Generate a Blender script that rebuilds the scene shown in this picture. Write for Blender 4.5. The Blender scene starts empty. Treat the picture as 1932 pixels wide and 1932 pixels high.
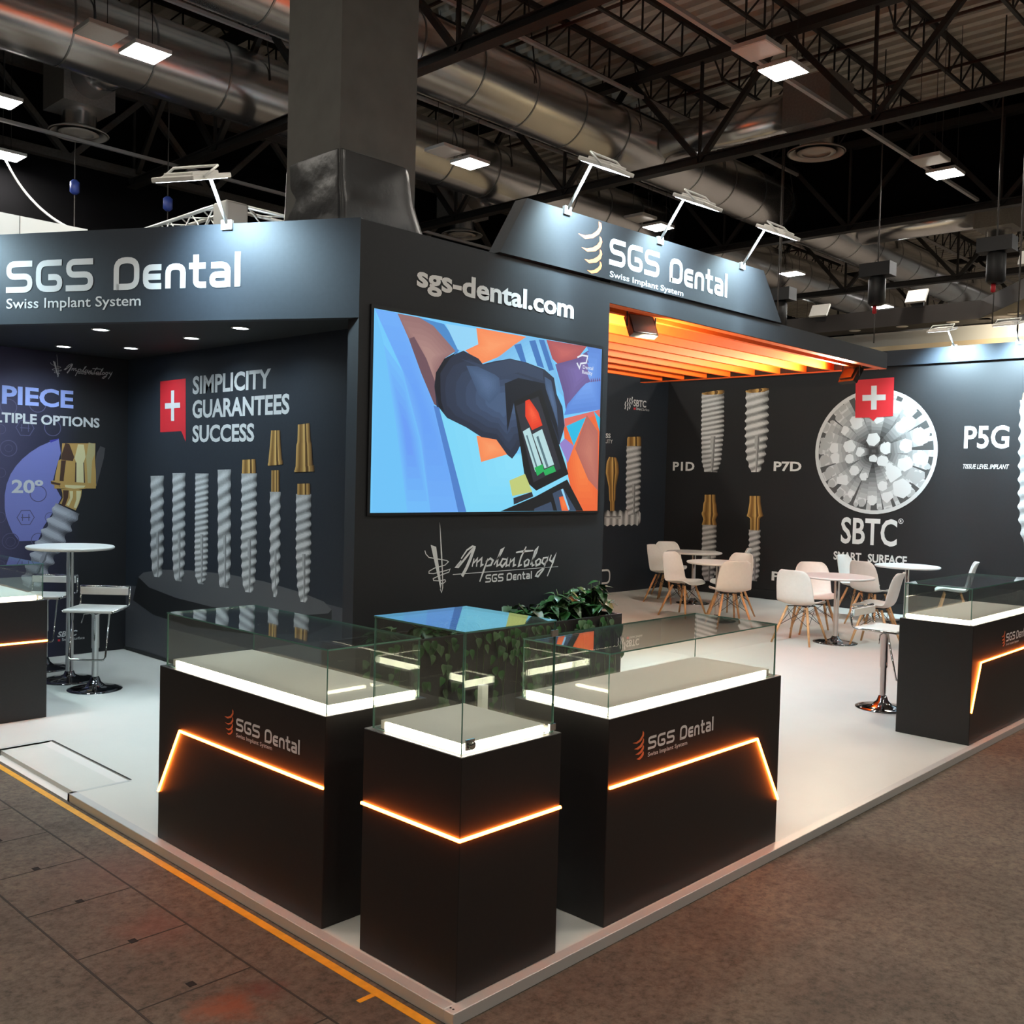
import bpy, math, random
from mathutils import Vector, Matrix
from mathutils.geometry import tessellate_polygon
random.seed(7)
sc = bpy.context.scene
COL = sc.collection
V = Vector
D = {'T':[['sgs-dental.com','led',1.763,3.233,2.887,0.132,'bold'],['Swiss Implant System','led',3.609,4.568,3.246,0.043,'med'],['SGS','led',3.597,4.23,3.336,0.194,'sgs'],['Dental','led',4.369,5.232,3.333,0.191,'sgs'],['SGS','fas',-2.443,-1.788,2.84,0.198,'sgs'],['Dental','fas',-1.645,-0.757,2.839,0.197,'sgs'],['Swiss Implant System','fas',-2.439,-1.448,2.74,0.063,'med'],['SIMPLICITY','sim',-5.702,-4.478,2.4,0.154,'bold'],['GUARANTEES','sim',-5.701,-4.214,2.192,0.155,'bold'],['SUCCESS','sim',-5.694,-4.705,1.984,0.145,'bold'],['P1D','pw',-7.031,-6.616,1.938,0.144,'bold'],['P7D','pw',-5.203,-4.749,1.957,0.142,'bold'],['P','pw',-5.174,-5.033,0.295,0.137,'bold'],['SBTC','pw',-4.097,-3.282,0.932,0.372,'cond'],['SMART SURFACE','pw',-4.196,-3.131,0.687,0.119,'med'],['P5G','pw',-2.439,-1.883,2.291,0.293,'cond'],['TISSUE LEVEL IMPLANT','pw',-2.439,-1.871,2.024,0.059,'ital'],['SBTC','dark',10.463,10.801,2.931,0.107,'cond'],['Smart Surface','dark',10.538,10.888,2.878,0.04,'med'],['SWISS','dark',9.547,9.902,2.399,0.07,'bold'],['QUALITY','dark',9.551,9.957,2.32,0.057,'med'],['PIECE','pie',1.007,1.624,2.279,0.161,'bold'],['MULTIPLE OPTIONS','pie',0.765,1.868,2.116,0.088,'bold'],['20º','pie',1.093,1.363,1.499,0.117,'bold'],['SBTC','pie',1.501,1.683,0.177,0.051,'bolditalic'],['Smart Surface','pie',1.542,1.75,0.139,0.025,'med'],['SGS','lc',-1.418,-1.233,0.645,0.053,'sgs'],['Dental','lc',-1.198,-0.944,0.64,0.056,'sgs'],['Swiss Implant System','lc',-1.416,-1.143,0.617,0.017,'med'],['SGS','rc',1.103,1.292,0.655,0.052,'sgs'],['Dental','rc',1.331,1.592,0.654,0.059,'sgs'],['Swiss Implant System','rc',1.104,1.388,0.626,0.017,'med'],['SGS','frc',5.52,5.706,0.643,0.062,'sgs'],['SGS','led',2.412,2.583,1.05,0.053,'sgs'],['Dental','led',2.613,2.866,1.052,0.052,'sgs'],['SGS','pie',1.662,1.741,2.601,0.026,'sgs'],['Dental','pie',1.757,1.87,2.606,0.025,'sgs'],['Dental','led',3.329,3.447,2.543,0.025,'med'],['Reality','led',3.323,3.44,2.506,0.027,'med']],'cres':{'led':[[[3.237,3.488],[3.314,3.465],[3.403,3.489],[3.469,3.529],[3.5,3.578],[3.492,3.61],[3.462,3.619],[3.467,3.577],[3.443,3.547],[3.393,3.514],[3.313,3.489]],[[3.276,3.4],[3.345,3.379],[3.435,3.4],[3.488,3.437],[3.509,3.479],[3.5,3.505],[3.476,3.515],[3.479,3.478],[3.451,3.447],[3.401,3.42],[3.335,3.4]],[[3.312,3.322],[3.366,3.302],[3.448,3.321],[3.496,3.354],[3.513,3.392],[3.504,3.414],[3.485,3.422],[3.485,3.39],[3.458,3.364],[3.41,3.339],[3.362,3.324]],[[3.345,3.249],[3.397,3.234],[3.46,3.251],[3.499,3.281],[3.513,3.309],[3.504,3.328],[3.487,3.337],[3.489,3.31],[3.467,3.287],[3.426,3.264],[3.387,3.252]]],'lc':[[[-1.514,0.687],[-1.485,0.682],[-1.457,0.691],[-1.44,0.709],[-1.441,0.723],[-1.449,0.729],[-1.449,0.713],[-1.464,0.698],[-1.485,0.69]],[[-1.509,0.662],[-1.481,0.656],[-1.455,0.664],[-1.44,0.679],[-1.442,0.692],[-1.448,0.697],[-1.45,0.683],[-1.463,0.669],[-1.482,0.662]],[[-1.502,0.639],[-1.478,0.632],[-1.455,0.639],[-1.442,0.653],[-1.443,0.664],[-1.449,0.668],[-1.451,0.658],[-1.464,0.645],[-1.481,0.639]],[[-1.492,0.62],[-1.476,0.614],[-1.457,0.62],[-1.444,0.632],[-1.444,0.641],[-1.45,0.645],[-1.453,0.636],[-1.463,0.626],[-1.476,0.62]]],'rc':[[[0.997,0.701],[1.028,0.693],[1.054,0.699],[1.073,0.717],[1.074,0.73],[1.065,0.74],[1.062,0.722],[1.045,0.707],[1.023,0.7]],[[1.009,0.674],[1.036,0.668],[1.06,0.674],[1.074,0.69],[1.075,0.702],[1.07,0.709],[1.063,0.695],[1.048,0.683],[1.029,0.677]],[[1.018,0.651],[1.041,0.646],[1.061,0.651],[1.074,0.663],[1.076,0.674],[1.07,0.681],[1.063,0.669],[1.049,0.659],[1.034,0.654]],[[1.027,0.631],[1.046,0.624],[1.064,0.63],[1.075,0.64],[1.076,0.649],[1.071,0.656],[1.063,0.646],[1.052,0.638],[1.04,0.633]]],'fas':[]},'LED':[['sky',[[1.424,2.704],[3.551,2.71],[3.557,1.515],[1.447,1.518]]],['cyan',[[1.954,2.164],[2.28,2.015],[2.323,1.835],[2.67,1.909],[3.195,1.938],[3.549,2.234],[3.565,1.513],[2.162,1.519]]],['blued',[[1.775,2.7],[1.983,2.687],[2.128,2.557],[2.094,2.51],[1.94,2.595]]],['paleblue',[[1.995,2.691],[2.263,2.695],[2.285,2.593],[2.177,2.541],[2.105,2.542]]],['orange',[[2.262,2.7],[2.742,2.699],[2.643,2.638],[2.463,2.532],[2.313,2.474],[2.17,2.545],[2.284,2.597]]],['cloth',[[2.735,2.7],[2.937,2.702],[3.146,2.319],[3.029,2.392],[2.419,2.501],[2.616,2.631]]],['stripe',[[2.616,2.631],[2.683,2.648],[2.742,2.525],[2.687,2.528]]],['stripe',[[2.763,2.675],[2.825,2.687],[2.923,2.506],[2.852,2.517]]],['stripe',[[2.859,2.696],[2.916,2.699],[3.024,2.506],[2.974,2.492]]],['red',[[2.937,2.703],[3.376,2.708],[3.273,2.608],[3.066,2.548],[3.006,2.58]]],['purple',[[3.037,2.545],[3.258,2.607],[3.439,2.705],[3.543,2.709],[3.546,2.476],[3.168,2.219],[3.133,2.352]]],['blue2',[[3.376,2.71],[3.548,2.71],[3.555,2.265],[3.147,2.198],[3.181,2.278],[3.328,2.407],[3.546,2.476],[3.461,2.578]]],['pink',[[3.148,2.174],[3.547,2.264],[3.551,2.174],[3.158,2.112]]],['orange2',[[3.143,2.111],[3.549,2.234],[3.557,1.515],[3.305,1.516],[3.202,1.782]]],['cyan2',[[3.173,2.122],[3.391,2.199],[3.262,1.985]]],['lav',[[3.161,2.034],[3.262,1.985],[3.199,1.86],[3.104,1.993]]],['tile',[[3.398,2.214],[3.531,2.102],[3.57,1.667],[3.435,1.746],[3.278,1.966]]],['cyan2',[[3.476,2.249],[3.555,2.204],[3.555,2.103]]],['orange',[[2.286,2.011],[2.482,1.995],[2.603,1.907],[2.333,1.842]]],['skin',[[1.607,2.701],[1.775,2.7],[1.893,2.665],[2.084,2.531],[1.99,2.474],[1.93,2.383],[1.959,2.169],[1.913,2.187],[1.802,2.367],[1.698,2.562]]],['skind',[[1.698,2.562],[1.802,2.367],[1.913,2.187],[1.959,2.169],[1.933,2.299],[1.843,2.458],[1.741,2.58]]],['glove',[[1.936,2.172],[1.913,2.297],[1.924,2.382],[1.99,2.474],[2.153,2.541],[2.288,2.505],[2.326,2.474],[2.426,2.502],[2.58,2.536],[2.742,2.527],[2.924,2.498],[3.026,2.449],[3.06,2.337],[3.125,2.255],[3.155,2.121],[3.104,1.988],[2.901,2.003],[2.695,1.957],[2.67,1.919],[2.624,1.873],[2.577,1.897],[2.469,1.994],[2.33,2.004],[2.193,2.059],[2.025,2.109],[1.954,2.169]]],['glovel',[[2.18,2.45],[2.351,2.458],[2.481,2.399],[2.497,2.31],[2.397,2.222],[2.295,2.276]]],['glovem',[[2.13,2.488],[2.326,2.469],[2.58,2.531],[2.742,2.523],[2.91,2.49],[2.913,2.42],[2.663,2.453],[2.48,2.408],[2.289,2.452]]],['gloved',[[2.534,2.368],[2.664,2.416],[2.928,2.402],[3.035,2.249],[3.103,2.012],[2.888,2.342],[2.63,2.257],[2.572,2.052]]],['gloved',[[1.922,2.378],[1.99,2.474],[2.094,2.526],[2.036,2.479],[1.959,2.381],[1.969,2.217],[2.001,2.142],[1.954,2.173],[1.916,2.28]]],['glovel',[[2.926,2.449],[2.998,2.427],[3.064,2.251],[3.084,2.108],[3.036,2.201],[2.943,2.366]]],['case',[[2.624,2.255],[2.894,2.361],[3.21,1.782],[2.872,1.661],[2.759,1.726]]],['casein',[[2.645,2.226],[2.868,2.308],[3.126,1.819],[2.842,1.718]]],['redcap',[[2.738,2.267],[2.778,2.282],[2.814,2.252],[2.872,2.2],[2.918,2.113],[2.814,2.074],[2.742,2.163]]],['tube',[[2.721,2.06],[2.786,2.091],[2.929,1.824],[2.856,1.789]]],['tube',[[2.818,2.046],[2.915,2.087],[3.051,1.846],[2.951,1.815]]],['tubeline',[[2.858,2.029],[2.878,2.038],[2.994,1.83],[2.972,1.823]]],['tubeline',[[2.754,2.034],[2.767,2.039],[2.88,1.822],[2.866,1.816]]],['green',[[2.847,1.818],[2.93,1.845],[2.948,1.798],[2.878,1.762]]],['green',[[2.936,1.803],[3.048,1.838],[3.073,1.798],[2.96,1.766]]],['sand',[[2.601,1.726],[2.753,1.774],[2.832,1.652],[2.634,1.623]]],['casein',[[2.645,1.609],[2.827,1.652],[2.844,1.621],[2.651,1.565]]],['case',[[2.523,1.52],[2.868,1.621],[3.196,1.743],[3.386,1.519]]],['tray',[[3.043,1.643],[3.154,1.68],[3.308,1.52],[3.097,1.521]]],['orange2',[[3.113,1.617],[3.179,1.628],[3.223,1.52],[3.147,1.521]]],['paleblue',[[3.132,1.671],[3.154,1.676],[3.234,1.529],[3.217,1.525]]],['tray',[[2.855,1.536],[3.029,1.584],[3.056,1.521],[2.856,1.521]]],['sheet1',[[1.424,2.704],[1.604,2.704],[1.698,2.562],[1.802,2.367],[1.913,2.187],[2.119,1.742],[2.162,1.519],[1.905,1.518],[1.814,1.954],[1.661,2.357]]],['sheet2',[[1.661,2.357],[1.814,1.954],[1.905,1.518],[1.717,1.518],[1.617,2.027],[1.51,2.504]]],['sheet0',[[1.424,2.704],[1.51,2.504],[1.617,2.027],[1.717,1.518],[1.447,1.518]]],['bluedge',[[1.908,2.178],[1.954,2.169],[2.21,1.519],[2.138,1.519],[2.059,1.758]]]],'ledlogo':[[[3.265,2.617],[3.318,2.638],[3.38,2.637],[3.366,2.588],[3.305,2.577],[3.291,2.542],[3.262,2.578]]],'script':[[[2.189,1.206],[2.159,1.18],[2.143,1.166],[2.164,1.165],[2.222,1.217],[2.276,1.267],[2.305,1.29],[2.286,1.294],[2.237,1.271],[2.188,1.218]],[[2.305,1.29],[2.271,1.215],[2.238,1.157],[2.199,1.105]],[[2.303,1.214],[2.288,1.162]],[[2.298,1.184],[2.333,1.212],[2.327,1.16]],[[2.331,1.187],[2.373,1.213],[2.369,1.165],[2.391,1.172]],[[2.43,1.208],[2.393,1.129],[2.36,1.06]],[[2.412,1.189],[2.454,1.209],[2.479,1.194],[2.46,1.164],[2.417,1.16]],[[2.489,1.165],[2.555,1.239],[2.579,1.272],[2.554,1.26],[2.524,1.205],[2.518,1.156],[2.543,1.163]],[[2.611,1.196],[2.571,1.201],[2.547,1.168],[2.568,1.149],[2.606,1.178],[2.618,1.201],[2.605,1.151],[2.633,1.158]],[[2.65,1.199],[2.634,1.146]],[[2.645,1.174],[2.683,1.198],[2.677,1.15],[2.703,1.155]],[[2.8,1.276],[2.751,1.206],[2.728,1.146],[2.761,1.153]],[[2.7,1.239],[2.773,1.245],[2.874,1.246]],[[2.817,1.189],[2.785,1.171],[2.789,1.143],[2.823,1.15],[2.833,1.179],[2.817,1.189]],[[2.847,1.149],[2.907,1.232],[2.921,1.267],[2.892,1.243],[2.863,1.169],[2.867,1.141],[2.889,1.147]],[[2.935,1.188],[2.901,1.17],[2.907,1.141],[2.943,1.15],[2.952,1.178],[2.935,1.188]],[[3.024,1.193],[2.98,1.19],[2.965,1.159],[2.992,1.144],[3.021,1.173],[3.029,1.195],[2.983,1.11],[2.929,1.063],[2.905,1.069],[2.923,1.092],[2.999,1.129]],[[3.064,1.209],[3.046,1.174],[3.073,1.16],[3.113,1.215],[3.087,1.16],[3.026,1.06]]],'emb':[[[1.877,1.281],[1.886,1.259],[1.912,1.237],[1.983,1.225],[2.062,1.212],[2.078,1.203],[2.049,1.183],[1.959,1.168],[1.915,1.151],[1.915,1.138],[1.954,1.134],[2.057,1.148],[2.093,1.156],[2.084,1.137],[1.999,1.118],[1.951,1.103],[1.955,1.091],[2.0,1.086],[2.052,1.09],[2.057,1.08],[2.04,1.069],[2.003,1.066]]],'spike':[[[1.994,1.458],[2.002,1.419],[2.021,1.264],[2.033,1.128],[2.037,1.04],[2.025,1.006],[2.01,1.032],[2.014,1.036],[2.025,1.016],[2.03,1.05],[2.025,1.128],[2.01,1.264]],[[1.924,1.315],[1.97,1.301],[2.021,1.06],[2.015,1.032]]],'under':[[2.118,1.122],[3.14,1.124],[3.14,1.121],[2.118,1.117]],'mini':[[1.538,2.649],[1.986,2.681],[1.608,2.725],[1.431,2.639],[1.486,2.579]],'badge1':[[-6.297,2.541],[-5.828,2.544],[-5.812,1.989],[-5.894,2.084],[-6.283,2.079]],'cross1':[[[-6.088,2.449],[-6.031,2.449],[-6.023,2.176],[-6.08,2.176]],[[-6.198,2.34],[-5.92,2.336],[-5.919,2.29],[-6.197,2.289]]],'podtop':[[-6.675,0.72],[-6.58,0.77],[-6.234,0.827],[-5.693,0.865],[-5.076,0.885],[-4.517,0.874],[-4.006,0.836],[-3.721,0.798],[-3.624,0.749],[-3.663,0.717],[-3.905,0.679],[-4.509,0.627],[-5.331,0.585],[-5.95,0.598],[-6.459,0.643]],'podside':[[-6.675,0.72],[-6.459,0.643],[-5.95,0.598],[-5.331,0.585],[-4.509,0.627],[-3.905,0.679],[-3.624,0.749],[-3.621,0.635],[-3.9,0.534],[-4.72,0.429],[-5.679,0.372],[-6.365,0.397],[-6.784,0.491]],'I':{'sim':[['t',[[-6.329,1.681,0.13],[-6.309,0.964,0.133],[-6.304,0.787,0.096],[-6.303,0.753,0.062]],8.5,0.13],['t',[[-5.924,1.714,0.119],[-5.908,0.992,0.122],[-5.902,0.795,0.096],[-5.901,0.752,0.053]],11,0.12],['t',[[-5.521,1.715,0.114],[-5.513,1.021,0.117],[-5.513,0.829,0.1],[-5.511,0.762,0.045]],19,0.09],['t',[[-5.154,1.753,0.108],[-5.131,0.986,0.108],[-5.126,0.813,0.089],[-5.125,0.769,0.07]],9,0.1],['g',[[-4.775,1.839,0.097],[-4.771,1.727,0.105]],0,0],['t',[[-4.771,1.727,0.118],[-4.756,1.075,0.123],[-4.751,0.847,0.101],[-4.748,0.765,0.057]],12.5,0.13],['g',[[-4.397,2.068,0.062],[-4.397,1.953,0.074],[-4.395,1.831,0.095],[-4.393,1.814,0.107],[-4.392,1.797,0.103]],0,0],['g',[[-4.391,1.756,0.054],[-4.386,1.589,0.056]],0,0],['t',[[-4.388,1.589,0.078],[-4.373,0.986,0.078],[-4.369,0.87,0.054],[-4.366,0.766,0.025]],8.5,0.2],['g',[[-4.018,2.111,0.077],[-4.012,1.979,0.084],[-4.011,1.957,0.099],[-4.004,1.789,0.111],[-4.002,1.778,0.133],[-4.001,1.75,0.13]],0,0],['g',[[-4.004,1.661,0.082],[-4.001,1.577,0.084]],0,0],['t',[[-4.005,1.583,0.101],[-3.993,1.13,0.103],[-3.984,0.872,0.084],[-3.981,0.766,0.042]],11.5,0.12]],'pw':[['t',[[-6.315,3.184,0.209],[-6.299,2.57,0.214],[-6.303,2.091,0.181],[-6.303,1.922,0.122]],17,0.07],['g',[[-6.312,3.21,0.133],[-6.311,3.199,0.203],[-6.31,3.174,0.207],[-6.31,3.153,0.155]],0,0],['t',[[-5.526,3.179,0.201],[-5.514,2.559,0.21],[-5.515,2.152,0.173],[-5.511,1.933,0.083]],10.5,0.16],['g',[[-5.527,3.212,0.144],[-5.526,3.197,0.197],[-5.526,3.179,0.201],[-5.525,3.155,0.124]],0,0],['g',[[-6.305,1.562,0.098],[-6.301,1.456,0.102],[-6.302,1.417,0.12],[-6.299,1.292,0.133],[-6.3,1.254,0.155],[-6.301,1.167,0.111],[-6.298,1.08,0.142]],0,0],['t',[[-6.298,1.08,0.133],[-6.293,0.646,0.138],[-6.29,0.279,0.12],[-6.287,0.182,0.067]],11,0.08],['g',[[-5.501,1.567,0.091],[-5.498,1.465,0.095],[-5.491,1.298,0.128],[-5.49,1.261,0.148],[-5.488,1.228,0.083],[-5.485,1.038,0.079]],0,0],['t',[[-5.49,1.047,0.103],[-5.479,0.703,0.103],[-5.472,0.368,0.091],[-5.468,0.257,0.054]],9,0.16],['g',[[-1.643,2.996,0.096],[-1.64,2.906,0.11]],0,0],['t',[[-1.647,2.906,0.13],[-1.631,2.352,0.144],[-1.595,1.453,0.153],[-1.583,1.153,0.11],[-1.577,1.003,0.055]],11,0.2]],'dark':[['g',[[10.505,2.45,0.167],[10.507,2.421,0.183],[10.513,2.303,0.186]],0,0],['t',[[10.506,2.302,0.196],[10.517,1.77,0.203],[10.529,1.329,0.187],[10.535,1.214,0.129]],12,0.12],['g',[[9.969,2.107,0.091],[9.967,2.023,0.146],[9.974,1.873,0.168],[9.976,1.817,0.146],[9.984,1.649,0.091],[9.994,1.434,0.076],[9.995,1.425,0.055],[10.002,1.275,0.055]],0,0]]},'horiz':[[9.805,1.164],[10.741,1.163],[9.799,1.294],[9.811,1.043]],'badge2':[[-3.959,3.265],[-3.405,3.278],[-3.401,2.741],[-3.629,2.73],[-3.677,2.677],[-3.735,2.729],[-3.944,2.73]],'cross2':[[[-3.727,3.174],[-3.647,3.173],[-3.637,2.838],[-3.717,2.837]],[[-3.851,3.049],[-3.515,3.044],[-3.513,2.966],[-3.848,2.966]]],'circ':[-3.631,2.244,0.844],'rods':[[-3.672,2.423,0.139],[-3.858,2.244,0.097],[-4.016,2.324,0.132],[-4.248,2.299,0.108],[-4.224,2.153,0.111],[-4.009,2.146,0.097],[-3.481,2.297,0.125],[-3.661,2.148,0.085],[-3.524,2.115,0.117],[-3.42,2.033,0.091],[-3.2,2.329,0.138],[-3.276,2.591,0.123],[-4.096,2.554,0.089],[-4.193,2.743,0.081],[-4.144,2.878,0.089],[-3.924,2.669,0.148],[-3.616,2.729,0.127],[-3.37,2.871,0.132],[-3.011,2.457,0.175],[-2.999,2.151,0.159],[-3.207,2.085,0.154],[-3.053,1.892,0.128],[-3.366,1.935,0.165],[-3.243,1.741,0.195],[-3.51,1.767,0.101],[-3.789,1.895,0.086],[-3.932,1.977,0.105],[-4.104,1.838,0.133],[-4.289,1.955,0.109],[-4.326,2.454,0.109],[-4.406,2.61,0.11],[-4.387,2.127,0.11],[-3.655,1.563,0.102],[-3.972,1.638,0.07],[-3.809,1.524,0.087],[-4.132,1.65,0.089],[-3.437,1.62,0.117],[-3.123,2.847,0.097],[-4.395,2.334,0.11],[-3.757,2.833,0.103],[-3.181,2.654,0.145]],'regmark':[-3.236,1.288,0.036],'sq_dark':[[10.467,2.909],[10.524,2.911],[10.525,2.877],[10.468,2.875]],'dots_dark':[[10.25,2.956],[10.253,2.9],[10.304,3.016],[10.313,2.951],[10.316,2.885],[10.366,3.021],[10.369,2.961],[10.372,2.908],[10.422,3.044],[10.425,2.984]],'disc':[[1.495,1.998],[1.419,1.965],[1.328,1.92],[1.249,1.864],[1.182,1.803],[1.127,1.737],[1.084,1.666],[1.051,1.573],[1.036,1.48],[1.037,1.364],[1.048,1.295],[1.071,1.225],[1.104,1.148],[1.16,1.071],[1.324,1.072],[1.369,1.196],[1.495,1.398],[1.524,1.459],[1.446,1.602],[1.48,1.746],[1.516,1.867]],'tip':[[1.413,1.977],[1.495,1.998],[1.489,1.986],[1.425,1.957]],'gold':[['gold1',[[1.526,1.956],[1.831,1.969],[1.83,1.809],[1.841,1.654],[1.839,1.546],[1.46,1.542],[1.465,1.647],[1.494,1.798],[1.519,1.812]]],['goldd',[[1.554,1.957],[1.591,1.952],[1.636,1.834],[1.624,1.796],[1.519,1.805],[1.524,1.862]]],['goldd',[[1.519,1.799],[1.562,1.8],[1.545,1.648],[1.54,1.555],[1.503,1.555],[1.508,1.647]]],['goldl',[[1.669,1.953],[1.723,1.952],[1.74,1.838],[1.725,1.793],[1.733,1.557],[1.658,1.556],[1.655,1.784],[1.639,1.822],[1.654,1.886]]],['goldm',[[1.767,1.973],[1.828,1.963],[1.826,1.866],[1.801,1.801],[1.791,1.558],[1.765,1.558],[1.746,1.838]]],['goldd',[[1.646,1.784],[1.657,1.784],[1.658,1.556],[1.644,1.556]]],['goldd',[[1.72,1.786],[1.728,1.787],[1.74,1.557],[1.728,1.557]]],['greyd',[[1.877,1.945],[1.923,1.928],[1.911,1.831],[1.867,1.654],[1.842,1.559],[1.833,1.809],[1.845,1.88]]],['gold1',[[1.426,1.608],[1.441,1.615],[1.842,1.592],[1.842,1.57],[1.74,1.543],[1.639,1.529],[1.527,1.544],[1.509,1.56],[1.432,1.584]]],['goldl',[[1.552,1.576],[1.74,1.572],[1.73,1.553],[1.639,1.542],[1.558,1.554]]],['goldd',[[1.426,1.608],[1.515,1.588],[1.509,1.569],[1.432,1.587]]],['gold1',[[1.521,1.538],[1.708,1.533],[1.703,1.476],[1.684,1.406],[1.654,1.342],[1.507,1.406],[1.534,1.456],[1.531,1.5]]],['goldd',[[1.537,1.528],[1.589,1.526],[1.584,1.463],[1.554,1.374],[1.523,1.393],[1.541,1.45]]],['goldl',[[1.596,1.52],[1.627,1.52],[1.627,1.463],[1.591,1.381],[1.569,1.393],[1.602,1.456]]],['goldl',[[1.658,1.523],[1.702,1.52],[1.693,1.45],[1.66,1.361],[1.635,1.368],[1.659,1.444]]]],'screw':[[1.582,1.359,0.129],[1.533,1.255,0.128],[1.479,1.149,0.127],[1.422,1.044,0.125],[1.375,0.94,0.121],[1.328,0.836,0.118],[1.276,0.727,0.108],[1.235,0.656,0.071]],'icons':[['c',1.065,1.892,0.073],['c',1.065,1.892,0.033],['c',1.441,2.091,0.075],['c',0.999,2.056,0.043],['c',1.32,1.494,0.074],['c',0.999,1.284,0.049],['c',1.088,1.073,0.073],['c',1.088,1.067,0.042],['c',1.002,1.676,0.043],['c',1.324,1.078,0.063],['c',1.062,2.255,0.072],['c',1.307,2.296,0.075],['c',1.426,1.279,0.047],['h',1.202,2.078,0.081],['h',1.214,1.281,0.077]],'sq_pie':[[1.505,0.159],[1.526,0.157],[1.526,0.137],[1.505,0.139]],'orl':[[-2.092,0.224],[-1.898,0.547],[-0.788,0.546]],'orr':[[0.855,0.55],[1.979,0.546],[2.194,0.214]]}
ORG = {}
Z3 = V((0, 0, 1))

# ------------------------------------------------------------------ materials
MATS = {}
def mat(name, col, rough=.6, metal=0., spec=.5, noise=0., nscale=30., bump=0., coat=0.):
    if name in MATS: return MATS[name]
    m = bpy.data.materials.new(name); m.use_nodes = True
    nt = m.node_tree; b = nt.nodes['Principled BSDF']
    b.inputs['Base Color'].default_value = (*col, 1); b.inputs['Roughness'].default_value = rough
    b.inputs['Metallic'].default_value = metal; b.inputs['Specular IOR Level'].default_value = spec
    b.inputs['Coat Weight'].default_value = coat
    tc = nt.nodes.new('ShaderNodeTexCoord'); n = nt.nodes.new('ShaderNodeTexNoise')
    n.inputs['Scale'].default_value = nscale; n.inputs['Detail'].default_value = 4
    nt.links.new(tc.outputs['Object'], n.inputs['Vector'])
    if noise:
        r = nt.nodes.new('ShaderNodeValToRGB')
        r.color_ramp.elements[0].position = .3; r.color_ramp.elements[1].position = .7
        r.color_ramp.elements[0].color = (*[c * (1 - noise) for c in col], 1)
        r.color_ramp.elements[1].color = (*[min(1, c * (1 + noise)) for c in col], 1)
        nt.links.new(n.outputs['Fac'], r.inputs['Fac']); nt.links.new(r.outputs['Color'], b.inputs['Base Color'])
    if bump:
        bp = nt.nodes.new('ShaderNodeBump'); bp.inputs['Strength'].default_value = bump; bp.inputs['Distance'].default_value = .02
        nt.links.new(n.outputs['Fac'], bp.inputs['Height']); nt.links.new(bp.outputs['Normal'], b.inputs['Normal'])
    MATS[name] = m; return m
def emit(name, col, s, base=(.5, .5, .5)):
    if name in MATS: return MATS[name]
    m = bpy.data.materials.new(name); m.use_nodes = True
    b = m.node_tree.nodes['Principled BSDF']
    b.inputs['Base Color'].default_value = (*base, 1); b.inputs['Roughness'].default_value = .5
    b.inputs['Emission Color'].default_value = (*col, 1); b.inputs['Emission Strength'].default_value = s
    MATS[name] = m; return m
def srgb(r, g, b):
    f = lambda c: (c / 255 / 12.92) if c < 10.3 else ((c / 255 + .055) / 1.055) ** 2.4
    return (f(r), f(g), f(b))
def glassmat(name, tint, refl=1.0):
    if name in MATS: return MATS[name]
    m = bpy.data.materials.new(name); m.use_nodes = True; nt = m.node_tree
    nt.nodes.clear()
    o = nt.nodes.new('ShaderNodeOutputMaterial'); mx = nt.nodes.new('ShaderNodeMixShader')
    t = nt.nodes.new('ShaderNodeBsdfTransparent'); g = nt.nodes.new('ShaderNodeBsdfGlossy'); f = nt.nodes.new('ShaderNodeLayerWeight')
    t.inputs['Color'].default_value = (*tint, 1); g.inputs['Roughness'].default_value = .0
    g.inputs['Color'].default_value = (refl, refl, refl, 1); f.inputs['Blend'].default_value = .5
    p = nt.nodes.new('ShaderNodeMath'); p.operation = 'POWER'; p.inputs[1].default_value = 5.
    q = nt.nodes.new('ShaderNodeMath'); q.operation = 'MULTIPLY_ADD'; q.inputs[1].default_value = .955; q.inputs[2].default_value = .045
    nt.links.new(f.outputs['Facing'], p.inputs[0]); nt.links.new(p.outputs[0], q.inputs[0])
    nt.links.new(q.outputs[0], mx.inputs[0]); nt.links.new(t.outputs[0], mx.inputs[1]); nt.links.new(g.outputs[0], mx.inputs[2])
    nt.links.new(mx.outputs[0], o.inputs[0]); MATS[name] = m; return m

GLASS = glassmat('clear_glass', (.965, .985, .97))
GEDGE = mat('green_glass_edge', (.10, .22, .17), .15)
BLACK = mat('black_laminate', (.014, .0115, .0112), .42, noise=.12, nscale=60)
WALLB = mat('charcoal_print_wall', (.016, .0165, .019), .62, spec=.35, noise=.06, nscale=40)
NAVY = mat('navy_print_wall', (.0165, .021, .029), .62, spec=.35, noise=.06, nscale=40)
PBLK = mat('black_print_wall', (.0125, .012, .0135), .6, spec=.35, noise=.06, nscale=40)
PFLOOR = mat('grey_print_ground', (.055, .056, .064), .6, noise=.05)
PODTOP = mat('grey_print_podium', (.085, .085, .09), .6)
PODSIDE = mat('black_print_podium', (.008, .008, .009), .6)
WHITE = mat('white_letters', (.60, .60, .60), .5)
OFFW = mat('cream_letters', (.74, .73, .72), .5)
GREYT = mat('grey_letters', (.5, .5, .52), .5)
ORANGE_L = mat('orange_letters', (.85, .19, .07), .5)
RED = mat('red_print', (.60, .02, .03), .5)
ORANGE = mat('orange_paint', (.92, .13, .008), .5, noise=.04)
CHROME = mat('chrome', (.78, .78, .78), .07, 1.)
DCHROME = mat('dark_chrome', (.22, .22, .23), .08, 1.)
GALV = mat('galvanised_duct', (.86, .86, .87), .24, .95, noise=.05, nscale=2)
GALVD = mat('duct_seam', (.36, .36, .36), .4, 1.)
STEEL = mat('dark_steel', (.020, .018, .017), .55, noise=.2)
STEELG = mat('grey_steel', (.075, .07, .066), .55, noise=.15)
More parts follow.
